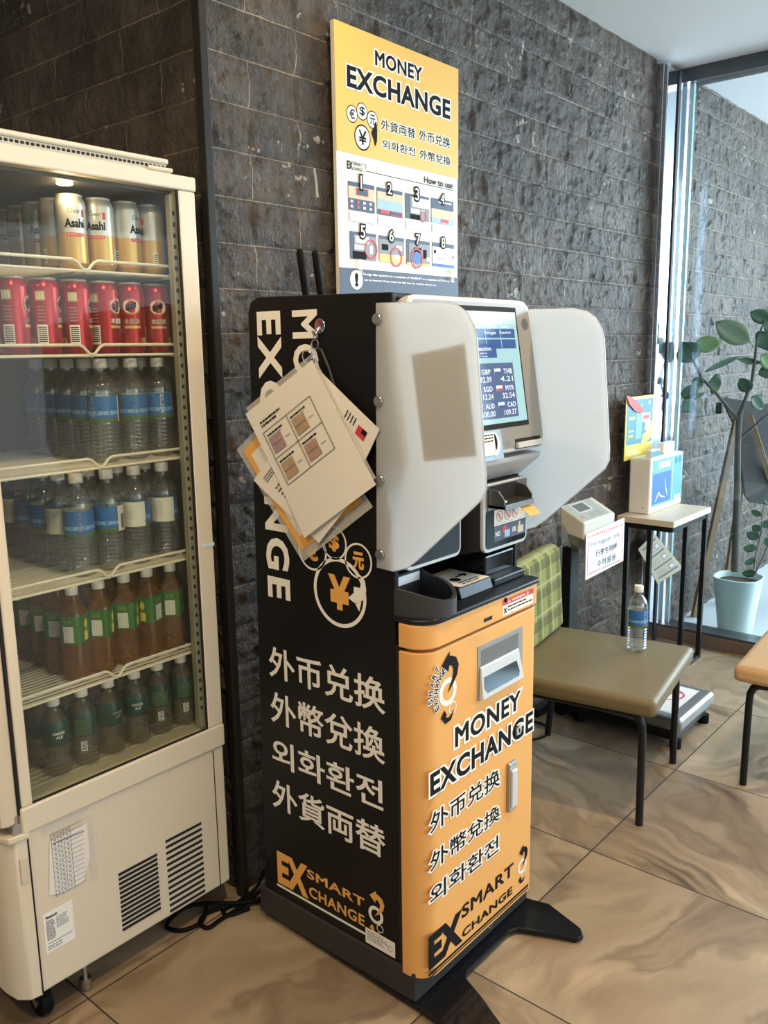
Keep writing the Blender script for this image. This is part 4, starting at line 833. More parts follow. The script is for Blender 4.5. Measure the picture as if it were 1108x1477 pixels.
E4 = ((-1.5367, 1.1998), (-1.3792, 1.356), (-1.1868, 1.2165), (-1.3274, 1.0753)); sheet('text_sheet', *E4, .0218, 'paper'); wp = Warp(bil(*E4), .0218); d = Decal(wp, .0006, .0004); scribble(d, (.12, .84), (.45, .92), 3, 0, 0); scribble(d, (.14, .2), (.8, .75), 12, 0, 0); part('sheet_print', d, ['line'], B)
E1 = ((-1.5466, 1.3562), (-1.3266, 1.4795), (-1.15, 1.2243), (-1.3645, 1.0833)); E1b = tuple((u-.001, v+.014) for u, v in E1)
sheet('back_sheet', *E1b, .0245, 'film'); FS = sheet('banknote_sheet', *E1, .0275, 'paper', lab='front sheet with a grid of printed banknotes')
wp = Warp(bil(*E1), .0275); d = Decal(wp, .0006, .0004)
g0, g1, h0, h1 = .10, .80, .38, .80
for f_ in (g0, (g0+g1)/2, g1): d.rect((f_-.003, h0), (f_+.003, h1), 0, 1)
for g_ in (h0, (h0+h1)/2, h1): d.rect((g0, g_-.002), (g1, g_+.002), 0, 1)
for i, (f_, g_, M_) in enumerate(((.13, .62, 1), (.48, .62, 2), (.13, .41, 2), (.48, .41, 3))):
    d.rect((f_, g_), (f_+.17, g_+.055), M_, 2); d.rect((f_, g_+.062), (f_+.17, g_+.117), M_, 2); scribble(d, (f_, g_+.13), (f_+.24, g_+.155), 1, 4, 2); scribble(d, (f_, g_+.118), (f_+.2, g_+.126), 1, 0, 2); scribble(d, (f_+.2, g_+.05), (f_+.27, g_+.06), 1, 0, 2)
scribble(d, (.12, .83), (.42, .885), 2, 4, 2); part('banknote_prints', d, ['line', 'note_a', 'note_b', 'note_c', 'ink'], B)

# ------------------------------------------------------------------ display fridge
FX0, FX1, FY0, FY1 = .775, 1.322, 1.69, 2.27
G = thing('display_fridge', 'tall cream glass-sided drinks fridge on casters at the left, full of cans and bottles', 'fridge', (1.05, 1.98, 0))
lo = MB(); lo.box(FX0, FX1, FY0+.004, FY1, .088, .482); part('lower_cabinet', lo, 'cream', G, bevel=.006)
fp = MB(); o_ = [(FX0+.008, FY0+.001), (FX0-.02, FY0+.006), (FX0-.040, FY0+.03), (FX0-.046, FY0+.07), (FX0-.046, FY1-.07), (FX0-.03, FY1-.01), (FX0+.008, FY1)]
fp.ext(o_, 2, .085, .474); part('front_kick_panel', fp, 'cream', G, smooth=40, bevel=.004)
part('panel_seam', MB().box(FX0+.004, FX0+.0075, FY0+.0006, FY0+.003, .09, .47), 'slot', G); part('panel_seam', MB().box(1.286, 1.2885, FY0+.003, FY0+.0045, .09, .478), 'slot', G)
part('finger_recess', MB().box(FX0-.016, FX0+.003, FY0+.0008, FY0+.004, .37, .432), 'cream2', G, bevel=.0015)
bm_ = MB().box(FX0-.004, FX1+.002, FY0-.003, FY1, .484, .545); part('sill_beam', bm_, 'cream', G, bevel=.005)
sl = MB(); sl.ext([(FX0-.045, FY0+.03), (FX0-.035, FY0+.002), (FX0+.01, FY0-.004), (FX0+.01, FY1), (FX0-.045, FY1)], 2, .474, .488); part('hinge_ledge', sl, 'cream', G, bevel=.003)
tp = MB().box(FX0-.01, FX1+.002, FY0-.003, FY1, 1.866, 1.898); part('top_frame', tp, 'cream', G, bevel=.004)
vt = MB().box(FX0-.01, 1.262, FY0+.008, FY1-.01, 1.898, 1.905).tube([(FX0-.02, FY0+.004, 1.922), (1.250, FY0+.004, 1.922)], .0065, 10).box(FX0-.01, 1.25, FY0+.006, FY0+.012, 1.905, 1.92)
vt.tube([(1.20, FY0+.006, 1.906), (1.264, FY0+.006, 1.906)], .005, 8); part('top_vent_rail', vt, 'cream', G, smooth=40)
vs = MB()
for i in range(44): x = FX0 + .011*i; vs.box(x, x+.006, FY0+.0035, FY0+.0062, 1.9075, 1.9125)
part('vent_slots', vs, 'slot', G)
part('corner_post', MB().box(1.274, FX1, FY0, FY0+.035, .545, 1.866), 'cream', G, bevel=.004)
part('corner_post', MB().box(FX0, .800, FY0, FY0+.03, .545, 1.866), 'cream', G, bevel=.004)
dr = MB(); dr.ext([(FX0-.006, FY0+.008), (FX0-.03, FY0+.004), (FX0-.046, FY0+.012), (FX0-.052, FY0+.05), (FX0-.052, FY1-.02), (FX0-.006, FY1-.02)], 2, .512, 1.89)
DR = part('glass_door_edge', dr, 'cream2', G, smooth=40, bevel=.004)
part('lower_hinge', MB().box(FX0-.022, FX0-.004, FY0+.004, FY0+.03, .489, .512).cyl((FX0-.012, FY0+.012, .489), (FX0-.012, FY0+.012, .53), .007, 12), 'steel', G, smooth=40)
part('door_gasket', MB().box(FX0-.0065, FX0-.0005, FY0+.004, FY1-.03, .53, 1.87), 'slot', G)
part('back_wall', MB().box(1.308, 1.320, FY0+.035, FY1-.012, .545, 1.866), 'fridgein', G)
part('far_wall', MB().box(.79, 1.308, FY1-.02, FY1-.008, .545, 1.866), 'fridgein', G)
part('inner_ceiling', MB().box(.80, 1.308, FY0+.03, FY1-.02, 1.858, 1.8655), 'fridgein', G)
fl = MB().box(.80, 1.30, FY0+.02, FY1-.02, .5455, .549)
for i in range(24): fl.box(.82, 1.28, FY0+.06+.021*i, FY0+.066+.021*i, .549, .551)
part('fridge_floor', fl, 'fridgefloor', G)
st = MB().box(1.258, 1.2735, FY0+.012, FY0+.03, .55, 1.856); SD = part('shelf_standard', st, 'rail', G, bevel=.001)
hs = MB()
for i in range(50): hs.box(1.2625, 1.2685, FY0+.0105, FY0+.0122, .60+.0247*i, .609+.0247*i)
part('standard_holes', hs, 'slot', SD)
part('side_glass', MB().box(.799, 1.275, FY0+.004, FY0+.008, .546, 1.866), 'fglass', G)
part('glass_seal', MB().box(.80, 1.274, FY0+.001, FY0+.006, .5455, .549).box(1.270, 1.2742, FY0+.001, FY0+.006, .55, 1.865), 'slot', G)
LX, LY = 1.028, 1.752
for x, y in ((LX, LY),): part('downlight_reflection', MB().lathe([(0, .017), (-.004, .017), (-.0055, .012)], 20, (x, y, 1.858)), 'reflectdisc', G, label='small glowing disc standing in for a reflected ceiling downlight')  # glowing disc in place of a ceiling downlight's reflection in the side glass
il = bpy.data.lights.new('added_fridge_light', 'POINT'); il.energy = 0.35; il.color = WARM; il.shadow_soft_size = .02; io = bpy.data.objects.new('added_fridge_light', il); COL.objects.link(io); io.location = (LX, LY, 1.835)  # added point light to brighten the fridge inside; no real lamp here
SHZ = [1.68, 1.50, 1.25, .995, .75]
for z in SHZ:
    sh = MB(); y0 = FY0+.042
    for i in range(30): sh.box(.812, 1.300, y0+.006+.0165*i, y0+.0105+.0165*i, z-.004, z-.0005)
    for x in (.83, 1.05, 1.28): sh.box(x, x+.005, y0+.004, FY1-.03, z-.009, z-.004)
    w_ = [(.812, y0, z-.002), (.812, y0, z+.016), (.82, y0, z+.019), (1.020, y0, z+.019), (1.030, y0, z+.014), (1.044, y0, z-.001), (1.056, y0, z-.001), (1.070, y0, z+.014), (1.080, y0, z+.019), (1.268, y0, z+.019), (1.276, y0, z+.014), (1.279, y0, z+.001), (1.296, y0, z+.001)]
    sh.tube(w_, .0034, 8); sh.tube([(.812, y0+.001, z-.004), (1.296, y0+.001, z-.004)], .003, 8); part('wire_shelf', sh, 'wire', G, smooth=40)
# grille, stickers, feet
gr = MB()
for a, b, n in (((0.9896, 0.2749), (1.0987, 0.1275), 13), ((1.1258, 0.2963), (1.2362, 0.1022), 13)):
    zt_, zb_ = max(a[1], b[1]), min(a[1], b[1]); 
    for i in range(n): z = zb_ + (zt_-zb_)*i/(n-1); gr.box(a[0], b[0], FY0+.0022, FY0+.006, z-.0033, z+.0033)
part('grille_slots', gr, 'slot', G, label='two blocks of black grille slots')
d = Decal(Frame((0, FY0+.004, 0), (1, 0, 0), (0, 0, 1)), .0006); a, b = (0.7974, 0.177), (0.8689, 0.2763); d.rect(a, b, 0); h = b[1]-a[1]
write(d, d.fr, 'Panasonic', (a[0]+.006, b[1]-.016), (a[0]+.034, b[1]-.009), 1, .05); scribble(d, (a[0]+.006, a[1]+.03), (a[0]+.026, b[1]-.02), 12, 1, 1); scribble(d, (a[0]+.030, a[1]+.05), (b[0]-.012, b[1]-.02), 9, 2, 1); d.rect((a[0]+.006, a[1]+.022), (b[0]-.006, a[1]+.0235), 2, 1); scribble(d, (a[0]+.006, a[1]+.006), (b[0]-.03, a[1]+.018), 2, 2, 1)
part('rating_label', d, ['white', 'ink', 'grey'], G, label='white printed rating label')
for x, y in ((.80, 1.745), (1.24, 1.86), (.80, 2.21)):
    CS = part('caster', MB().cyl((x-.014, y, .034), (x+.014, y, .034), .034, 22), 'cable', G, smooth=40, bevel=.003); part('caster_hub', MB().cyl((x-.017, y, .034), (x+.017, y, .034), .011, 14).box(x-.02, x+.02, y-.012, y+.02, .066, .088), 'steel', CS, smooth=40)
part('adjuster_foot', MB().cyl((.905, 1.735, .0), (.905, 1.735, .088), .007, 12).cyl((.905, 1.735, 0.004), (.905, 1.735, .03), .014, 14), 'steel', G, smooth=40)
part('under_tray', MB().box(.82, 1.28, 1.78, 2.2, .055, .088), 'slot', G)
part('green_tape', MB().box(1.286, FX1+.0015, FY0-.0012, FY0-.0003, 1.022, 1.031), 'pot', G)
# note taped on the fridge side
TN = thing('taped_price_list', 'curled white list taped on the cream fridge side, left of the grille', 'paper', (.85, 1.69, .36))
tf = Frame((0, FY0+.003, 0), (1, 0, 0), (0, 0, 1)); d = Decal(tf, .0008)
pts = [(0.8285, 0.44), (0.9239, 0.4446), (0.9218, 0.3598), (0.8994, 0.3059), (0.8461, 0.3062), (0.8169, 0.315)]; d.poly(pts, 0)
d.line((0.8344, 0.4322), (0.9119, 0.4276), .003, 1, 1); 
for i in range(13): y = 1226 + i*4.5; d.line(( .0, 0), (.001, 0), .0001, 1, 1) if 0 else None
for i in range(14):
    z = .455 - .0115*i; d.rect((.832, z), (.908, z+.0009), 1, 1)
for x in (.832, .848, .862, .878): d.rect((x, .302), (x+.0011, .456), 1, 1)
for i in range(13):
    for x in (.838, .853, .868): d.rect((x, .449-.0115*i), (x+.005, .452-.0115*i), 1, 2)
part('list_sheet', d, ['paper', 'grey'], TN); part('clear_tape', Decal(tf, .0022).rect((.815, .462), (.93, .478)).rect((.92, .30), (.937, .45)), 'film', TN)

# ------------------------------------------------------------------ drinks: one of each, then copies
def cup_cap(mb_parent, z, r, h=.02, name='cap'):
    c_ = MB(); n = 28; prof_ = [(z, r*.97), (z+.001, r), (z+h*.85, r), (z+h, r*.9)]; c_.lathe(prof_, n); return part(name, c_, 'cap', mb_parent, smooth=40)
def water_proto():
    t = thing('water_bottle', 'x', 'bottle'); pr = [(0, .024), (.004, .030), (.010, .0335)]
    for i in range(8): z = .014 + .0096*i; pr += [(z+.0012, .0338), (z+.0048, .0312), (z+.0084, .0338)]
    pr += [(.092, .0338), (.155, .0338), (.160, .0345), (.170, .0335), (.182, .0300), (.193, .0235), (.201, .0170), (.206, .0140), (.212, .0138), (.213, .0160), (.2155, .0160), (.2165, .0135)]
    part('clear_body', MB().lathe(pr, 22), 'pet', t, smooth=35)
    wp_ = [(max(.002, z), r*.955) for z, r in pr if z < .185]; part('still_water', MB().lathe(wp_, 18), 'water', t, smooth=35)
    cup_cap(t, .2165, .0158, .0215)
    lb = MB(); R = .0344; lb.patch(R, -1.9, 1.9, .094, .154, 0, 22); lb.patch(R, 1.9, 2*PI-1.9, .094, .154, 1, 14)
    lb.patch(R+.0002, -1.9, 1.9, .111, .120, 2, 22); lb.patch(R+.0003, -1.9, 1.9, .094, .103, 3, 22)
    for i in range(9): a = -1.8 + .42*i; lb.add([(( R+.0004)*math.cos(a-.2), (R+.0004)*math.sin(a-.2), .103), ((R+.0004)*math.cos(a), (R+.0004)*math.sin(a), .115+.007*(i % 2)), ((R+.0004)*math.cos(a+.2), (R+.0004)*math.sin(a+.2), .103)], [(0, 1, 2)], 4)
    for i in range(7): a = 2.15 + .05*i; lb.patch(R+.0004, a, a+.025, .100, .134, 5, 1)
    for i in range(6): lb.patch(R+.0004, 2.7, 3.5, .112+.006*i, .1145+.006*i, 6, 4)
    for i, ch in enumerate('おいしい水'): wrap(lb, ch, R+.0006, 0.0, 1.49e-1-.0098*i, .0085, .0085, 1, .03)
    part('label', lb, ['lblue', 'lwhite', 'snow', 'grassp', 'blue', 'ink', 'lgrey'], t, smooth=40, label='blue mountain label'); return t
def tea_proto():
    t = thing('tea_bottle', 'x', 'bottle'); pr = [(0, .026), (.005, .032), (.012, .034), (.10, .034), (.102, .0335), (.150, .0335), (.155, .034), (.168, .029), (.182, .0205), (.194, .0150), (.200, .0138), (.201, .0155), (.2035, .0155), (.2045, .0135)]
    part('clear_body', MB().lathe([(z, r*.93) for z, r in pr[:9]] + pr[9:], 24, sq=5), 'tea', t, smooth=30); cup_cap(t, .2045, .0158, .020)
    lb = MB(); n = 32
    def sq_(r, th): return r/((abs(math.cos(th))**5 + abs(math.sin(th))**5)**.2)*.93
    def band(a0, a1, z0, z1, k, off):
        v = []; q = max(3, int((a1-a0)*8))
        for i in range(q+1):
            th = a0 + (a1-a0)*i/q; r_ = sq_(.0335*.93, th) + off; v += [(r_*math.cos(th), r_*math.sin(th), z0), (r_*math.cos(th), r_*math.sin(th), z1)]
        lb.add(v, [(2*i, 2*i+2, 2*i+3, 2*i+1) for i in range(q)], k)
    band(0, 2*PI, .092, .158, 0, .0007)
    for s_ in (0, PI): 
        band(s_-.42, s_+.42, .096, .134, 1, .0012); band(s_+PI/2-.25, s_+PI/2+.25, .096, .118, 2, .0012)
        for i in range(6): band(s_-.36, s_+.05, .100+.0055*i, .1025+.0055*i, 3, .0016); band(s_+.12, s_+.36, .100+.0055*i, .1022+.0055*i, 3, .0016)
        band(s_-.3, s_-.05, .141, .150, 4, .0012); band(s_+.05, s_+.3, .141, .150, 4, .0012)
    for s_ in (PI/2, -PI/2): r_ = .0318; lb.add([(r_*math.cos(s_-.25), r_*math.sin(s_-.25), .136), (r_*math.cos(s_), r_*math.sin(s_)*1.0, .122), (r_*math.cos(s_+.25), r_*math.sin(s_+.25), .136), (r_*math.cos(s_), r_*math.sin(s_), .150)], [(0, 1, 2, 3)], 2)
    part('label', lb, ['lgreen', 'lwhite', 'yellow2', 'lgrey', 'leafb'], t, smooth=30, label='green label with white print panel'); t.scale = (.93, .93, 1); return t
def ginger_proto():
    t = thing('ginger_ale_bottle', 'x', 'bottle'); pr = [(0, .025), (.004, .031), (.012, .033), (.045, .032), (.085, .0315), (.12, .0325), (.140, .031), (.155, .026), (.166, .0205), (.174, .0165), (.180, .014), (.186, .0135), (.187, .0155), (.189, .0155), (.190, .0135)]
    part('clear_body', MB().lathe(pr, 22), 'ginger', t, smooth=40); cup_cap(t, .190, .0158, .020)
    lb = MB(); q = [(.085, .0322), (.12, .0332), (.140, .0318), (.150, .0285)]
    lb.lathe(q, 26, k=0, capa=False, capb=False)
    for s_ in (.0, 2.1): wrap(lb, 'GINGER', .0337, s_, .1215, .030, .008, 1, .03); wrap(lb, 'ALE', .0334, s_, .1105, .016, .008, 1, .03)
    for i in range(8): lb.patch(.0334, 3.6, 4.9, .092+.0055*i, .0945+.0055*i, 2, 6)
    lb.patch(.0328, 4.0, 4.45, .045, .072, 1, 4)
    for i in range(6): lb.patch(.0331, 4.06, 4.4, .048+.004*i, .050+.004*i, 3, 3)
    part('label', lb, ['ldark', 'lwhite', 'grassp', 'ink'], t, smooth=40, label='dark green GINGER ALE sleeve'); t.scale = (.95, .95, .865); return t
def can_parts(t, kb, mats, lid='cansilver'):
    R = .0338; b_ = MB(); b_.lathe([(.014, R), (.078, R)], 30, k=0, capa=False, capb=False); b_.lathe([(.078, R), (.138, R), (.143, R*.985), (.151, .0300), (.1555, .0280)], 30, k=1, capa=False, capb=False); b_.lathe([(.002, .023), (0, .025), (.004, .0275), (.014, R)], 30, k=0, capb=False)
    part('can_body', b_, mats, t, smooth=40); e = MB(); e.lathe([(.1553, .0280), (.158, .0288), (.160, .0278), (.157, .0262), (.1565, .001)], 30, capa=False); part('can_lid', e, lid, t, smooth=40); return R
def beer_proto():
    t = thing('beer_can', 'x', 'can'); R = can_parts(t, 0, ['cangold', 'cansilver']); d_ = MB()
    for s_ in (0, PI): 
        wrap(d_, 'Asahi', R+.0004, s_, .098, .046, .019, 0, .04); wrap(d_, 'Clear', R+.0004, s_, .124, .030, .010, 1, .01); d_.patch(R+.0003, s_-.6, s_+.6, .070, .078, 2, 8)
        d_.patch(R+.0006, s_+.52, s_+.72, .112, .127, 2, 3); d_.patch(R+.0003, s_+1.3, s_+1.6, .02, .05, 3, 3); wrap(d_, 'クリアアサヒ', R+.0006, s_, .074, .036, .005, 3, .02)
        for i in range(5): d_.patch(R+.0005, s_+1.33, s_+1.57, .024+.005*i, .0262+.005*i, 4, 2)
    part('can_print', d_, ['ink', 'grey', 'red', 'white', 'ink'], t, smooth=40); t.scale = (.965, .965, 1); return t
def red_proto():
    t = thing('red_beer_can', 'x', 'can'); R = can_parts(t, 0, ['canred', 'canred']); d_ = MB()
    def oval(s_, r0, zc, w_, h_, k):
        n = 22; d_.add([(r0*math.cos(s_ + w_*math.cos(2*PI*i/n)/R), r0*math.sin(s_ + w_*math.cos(2*PI*i/n)/R), zc + h_*math.sin(2*PI*i/n)) for i in range(n)], [tuple(range(n))], k)
    for s_ in (0, PI):
        oval(s_, R+.0003, .105, .0195, .0185, 0); oval(s_, R+.0007, .105, .0168, .0158, 1); oval(s_, R+.0011, .106, .011, .0055, 2); oval(s_+.22, R+.0012, .112, .004, .004, 2); oval(s_-.25, R+.0012, .099, .0045, .0035, 2)
        wrap(d_, '本麒麟', R+.0006, s_, .072, .036, .013, 1, .02); d_.patch(R+.0003, s_-.55, s_+.55, .056, .062, 0, 6)
        b_ = s_ + PI/2; d_.patch(R+.0003, b_-.3, b_+.3, .112, .132, 0, 4); d_.patch(R+.0003, b_-.32, b_+.32, .02, .062, 3, 4)
        for i in range(8): d_.patch(R+.0006, b_-.26, b_+.26, .026+.0042*i, .0282+.0042*i, 2, 3)
        for i in range(3): d_.patch(R+.0006, b_-.22+.16*i, b_-.12+.16*i, .115, .129, 1, 2)
        for i in range(5): d_.patch(R+.0004, b_-.25, b_+.25, .07+.007*i, .072+.007*i, 4, 3)
        oval(b_-.75, R+.0005, .028, .008, .008, 0)
    part('can_print', d_, ['goldp', 'lwhite', 'ink', 'white', 'note_c'], t, smooth=40); return t
shelf_word = ['top shelf', 'second shelf', 'third shelf', 'fourth shelf', 'fifth shelf', 'bottom of the fridge']
ordw = ['first', 'second', 'third', 'fourth', 'fifth', 'sixth', 'seventh']
def stock(proto, z, xs, y0, dy, rows, noun, shelf, group, base, turn, skip=(), xoff=0.0):
    """stand copies of a drink in rows and columns; deeper rows start at the same column"""
    first = True; n = len(xs)
    for j in range(rows):
        for i, x in enumerate(xs):
            if (i, j) in skip or (j >= 3 and i > 0) or (j == 2 and i > 1): continue
            o_ = proto if first else copy_tree(proto); first = False
            xx = x + (xoff if j else 0) + rnd.uniform(-.0015, .0015); o_.location = (xx, y0 + dy*j + rnd.uniform(-.002, .002), z); o_.rotation_euler = (0, 0, base + turn[(i + 2*j) % len(turn)])
            row = ['front row', 'second row', 'third row', 'fourth row', 'fifth row'][j]
            pos = ordw[i] + ' from the left' if i < (n+1)//2 else ('rightmost' if i == n-1 else ordw[n-1-i] + ' from the right')
            if i == 0 and n > 1: pos = 'leftmost'
            tag(o_, f'{noun} on {shelf_word[shelf]}'.replace('on bottom of the fridge', 'at fridge bottom') + f', {row}, {pos}', o_['category'], group)
CAMA = math.atan2(-1.8, -1.05)
lin = lambda a, b, n: [a + (b-a)*i/(n-1) for i in range(n)]
stock(beer_proto(), 1.6802, lin(1.058, 1.262, 4) , 1.79, .072, 5, 'silver and gold beer can', 0, 'silver beer cans on the top shelf', CAMA, [.25, -.3, .9, 1.9, .1, 2.3, -.8])
stock(red_proto(), 1.5002, lin(.903, 1.262, 6), 1.785, .072, 2, 'red beer can', 1, 'red beer cans on the second shelf', CAMA, [1.35, 1.4, 1.45, .9, .05, .1])
stock(water_proto(), 1.2502, [1.103, 1.182, 1.258], 1.79, .074, 5, 'water bottle', 2, 'water bottles on the third shelf', CAMA, [-.75, .05, .1, -1.1, .3])
stock(water_proto(), .9952, lin(1.016, 1.250, 4), 1.79, .074, 5, 'water bottle', 3, 'water bottles on the fourth shelf', CAMA, [.05, -1.3, 2.5, 2.6, .4])
stock(tea_proto(), .7502, lin(.985, 1.257, 5), 1.79, .072, 5, 'green-labelled tea bottle', 4, 'tea bottles on the fifth shelf', CAMA, [-.5, -.35, -.3, .95, -.25])
stock(ginger_proto(), .5515, lin(.905, 1.258, 6), 1.77, .072, 2, 'ginger ale bottle', 5, 'ginger ale bottles at the bottom of the fridge', CAMA, [.3, 2.0, .6, .1, 2.1, 2.2])

# ------------------------------------------------------------------ black cables by the fridge
cb = MB(); cb.tube(curve([(1.4497, 1.6938, 0.008), (1.3469, 1.6728, 0.008), (1.2707, 1.6742, 0.008), (1.224, 1.6739, 0.008), (1.2241, 1.709, 0.008), (1.2636, 1.7239, 0.008), (1.3328, 1.6907, 0.012), (1.387, 1.6382, 0.012)]), .0055, 8)
cb.tube(curve([(1.4056, 1.6357, 0.02), (1.3396, 1.6692, 0.02), (1.2794, 1.7431, 0.018), (1.2278, 1.7826, 0.014), (1.1594, 1.7665, 0.008), (1.1732, 1.719, 0.008), (1.2265, 1.7062, 0.008), (1.2744, 1.7435, 0.01)]), .0055, 8)
cb.tube(curve([(1.4688, 1.7224, 0.03), (1.4088, 1.691, 0.02), (1.3466, 1.6926, 0.01), (1.2982, 1.7021, 0.007), (1.2927, 1.672, 0.007), (1.3476, 1.6507, 0.007)]), .005, 8)
o = part('power_cable', cb, 'cable', None, smooth=60); tag(o, 'tangle of black power cables on the floor between fridge and kiosk', 'cable')
o = part('adapter_cable', MB().tube(curve([(2.7008, 1.5918, 0.006), (2.7312, 1.5728, 0.006), (2.7757, 1.5557, 0.006), (2.8239, 1.5646, 0.006), (2.8617, 1.5986, 0.006), (2.8694, 1.6412, 0.006), (2.86, 1.6743, 0.006)]), .004, 8), 'cable', None, smooth=60); tag(o, 'thin black cable looping on the floor behind the orange kiosk door', 'cable')
A = thing('network_box', 'small black box with a green light on the floor under the chair', 'electronics', (2.98, 1.65, 0)); ax, ay = (2.9158, 1.6681, 0)[0], (2.9158, 1.6681, 0)[1]
part('case', MB().box(ax-.0, ax+.15, ay+.0, ay+.035, 0, .036), 'blacksteel', A, bevel=.003); part('indicator_light', MB().box(ax+.115, ax+.123, ay+.008, ay+.014, .036, .0372), 'led', A)

# ------------------------------------------------------------------ chairs
def chair(name, label, loc, rz, seatm, backm):
    t = thing(name, label, 'chair', loc, rz, None)
    sb = MB(); n = 14; W2, D2 = .285, .262
    def slice_(z, s_): return [(x*s_[0], y*s_[1], z) for x, y in [(W2, -D2), (W2, D2), (-W2, D2), (-W2, -D2)]]
    sb.box(-W2, W2, -D2, D2, .382, .440); ST = part('seat', sb, seatm, t, smooth=30, bevel=.02, seg=4)
    fr_ = MB(); r_ = .0125
    for s_ in (-1, 1):
        x = s_*.237
        lg = MB().tube([(x, -.216, 0), (x, -.214, .30), (x, -.212, .335), (x, -.203, .358), (x, -.185, .368), (x, -.155, .370), (x, -.08, .370)], r_, 12); part('leg', lg, 'blacksteel', t, smooth=60)
        lg = MB().tube([(x, .262, 0), (x, .238, .30), (x, .232, .345), (x, .218, .364), (x, .19, .370), (x, .12, .370)], r_, 12); part('leg', lg, 'blacksteel', t, smooth=60)
        part('side_rail', MB().tube([(x, -.09, .370), (x, .13, .370)], r_*.98, 12), 'blacksteel', t, smooth=60)
        part('back_post', MB().tube([(s_*.19, .20, .372), (s_*.19, .255, .385), (s_*.19, .270, .42), (s_*.19, .300, .74)], .010, 10), 'blacksteel', t, smooth=60)
    part('cross_rail', MB().box(-.237, .237, -.01, .02, .364, .376), 'blacksteel', t)
    bb = MB(); H = [(.215, .452), (.285, .452), (.318, .755), (.262, .772), (.235, .752)]
    bb.ext(H, 0, -.255, .262); part('backrest', bb, backm, t, smooth=30, bevel=.022, seg=4); return t
chair('padded_chair', 'chair with olive seat and green plaid back, a water bottle standing on it', (2.615, 1.262, 0), math.radians(9.5), 'olive', 'plaid')
chair('padded_chair', 'chair with tan seat cut off by the right edge of the picture', (3.135, .640, 0), math.radians(184), 'tanseat', 'plaid')
wb = water_proto(); bp = (2.7702, 1.1957, 0.4405); wb.location = (bp[0], bp[1], .4403); wb.rotation_euler = (0, 0, CAMA + .15); tag(wb, 'clear water bottle with blue label standing alone on the olive chair seat', 'bottle')

# ------------------------------------------------------------------ luggage scale
L_ = thing('luggage_scale', 'steel platform weighing scale with a post and beige display, beside the side table', 'scale', (3.15, 1.35, 0))
part('platform_cover', MB().box(2.975, 3.335, 1.10, 1.52, .072, .128), 'platform', L_, bevel=.018, seg=4)
part('platform_base', MB().box(2.995, 3.315, 1.125, 1.56, .030, .074).box(3.02, 3.13, 1.54, 1.66, .03, .06), 'blacksteel', L_, bevel=.004)
for x, y in ((3.01, 1.13), (3.30, 1.13), (3.01, 1.53), (3.30, 1.53)): part('foot', MB().cyl((x, y, 0), (x, y, .034), .022, 16), 'cable', L_, smooth=40)
for x, y in ((3.012, 1.615), (3.16, 1.63)): part('wheel', MB().cyl((x-.012, y, .028), (x+.012, y, .028), .028, 16), 'cable', L_, smooth=40)
d = Decal(Frame((0, 0, .128), (1, 0, 0), (0, 1, 0))); d.rect((3.015, 1.15), (3.295, 1.47), 0); d.ring((3.19, 1.235), .062, .008, 1, 1, ry=.062); d.line((3.15, 1.275), (3.23, 1.195), .008, 1, 2); d.rect((3.165, 1.225), (3.215, 1.25), 2, 1); part('no_step_sheet', d, ['paperw', 'red', 'grey'], L_, label='white sheet with a red prohibition circle')
part('post', MB().box(3.005, 3.075, 1.585, 1.625, .05, .715), 'blacksteel', L_, bevel=.004)
hf = Frame((2.99, 1.545, .878), (1, 0, 0), (0, .155, .062))   # display face, sloping down to the front
part('post_knob', MB().cyl((3.025, 1.55, .722), (3.025, 1.585, .722), .026, 20), 'steel', L_, smooth=40, bevel=.003)
hp_ = [(2.9454, 1.6, 0.8954), (3.1952, 1.6, 0.8904)]
hx0, hx1 = 2.935, 3.200; hy0, hy1 = 1.495, 1.60
hd = MB(); sec = [(hy1, .892), (hy1, .83), (1.57, .785), (hy0, .768), (hy0, .836)]; hd.ext(sec, 0, hx0, hx1); HD2 = part('display_head', hd, 'scalebody', L_, bevel=.006)
hf = Frame((hx0, hy0, .836), (1, 0, 0), (0, hy1-hy0, .056)); LN = math.hypot(hy1-hy0, .056); d = Decal(hf, .0006); d.rect((.010, .008), (.230, LN-.008), 0); d.rect((.050, .052), (.165, .108), 1, 1); d.rect((.060, .058), (.152, .102), 2, 2); scribble(d, (.10, .018), (.21, .042), 2, 3, 1); d.rect((.025, .02), (.05, .04), 4, 1); part('display_face', d, ['scaletop', 'lgrey', 'lcd', 'grey', 'note_c'], HD2)
part('bracket', MB().box(3.01, 3.07, 1.545, 1.60, .70, .775), 'scalebody', L_, bevel=.003)
part('scale_cord', MB().tube(curve([(3.10, 1.64, .70), (3.15, 1.675, .55), (3.17, 1.68, .35), (3.15, 1.67, .1), (3.12, 1.65, .01)]), .004, 8), 'cable', L_, smooth=60)
NS = thing('luggage_notice', 'white sign with red border and three-language luggage text hanging from the scale display', 'sign', (3.03, 1.42, .75))
ll, ur = (2.9447, 1.49, 0.6097), (3.2785, 1.49, 0.8085); u = ll[0]; nf = Frame((u, 1.488, ll[2]), (1, 0, 0), (0, -.0, 1)); nw, nh = ur[0]-ll[0], ur[2]-ll[2]-.012
nb = MB(); slab(nb, nf, [(0, 0), (nw, .012), (nw-.004, nh+.008), (-.006, nh-.004)], -.0012, 0); part('sheet', nb, 'paperw', NS)
d = Decal(nf, .0004)
for a, b in (((.014, .016), (nw-.014, .024)), ((.012, nh-.022), (nw-.016, nh-.014))):
    for i in range(18): x = a[0] + (b[0]-a[0])*i/18; d.rect((x, a[1]), (x+.007, b[1]), 0)
for x in (.010, nw-.017):
    for i in range(16): z = .03 + (nh-.06)*i/16; d.rect((x, z), (x+.005, z+.006), 0)
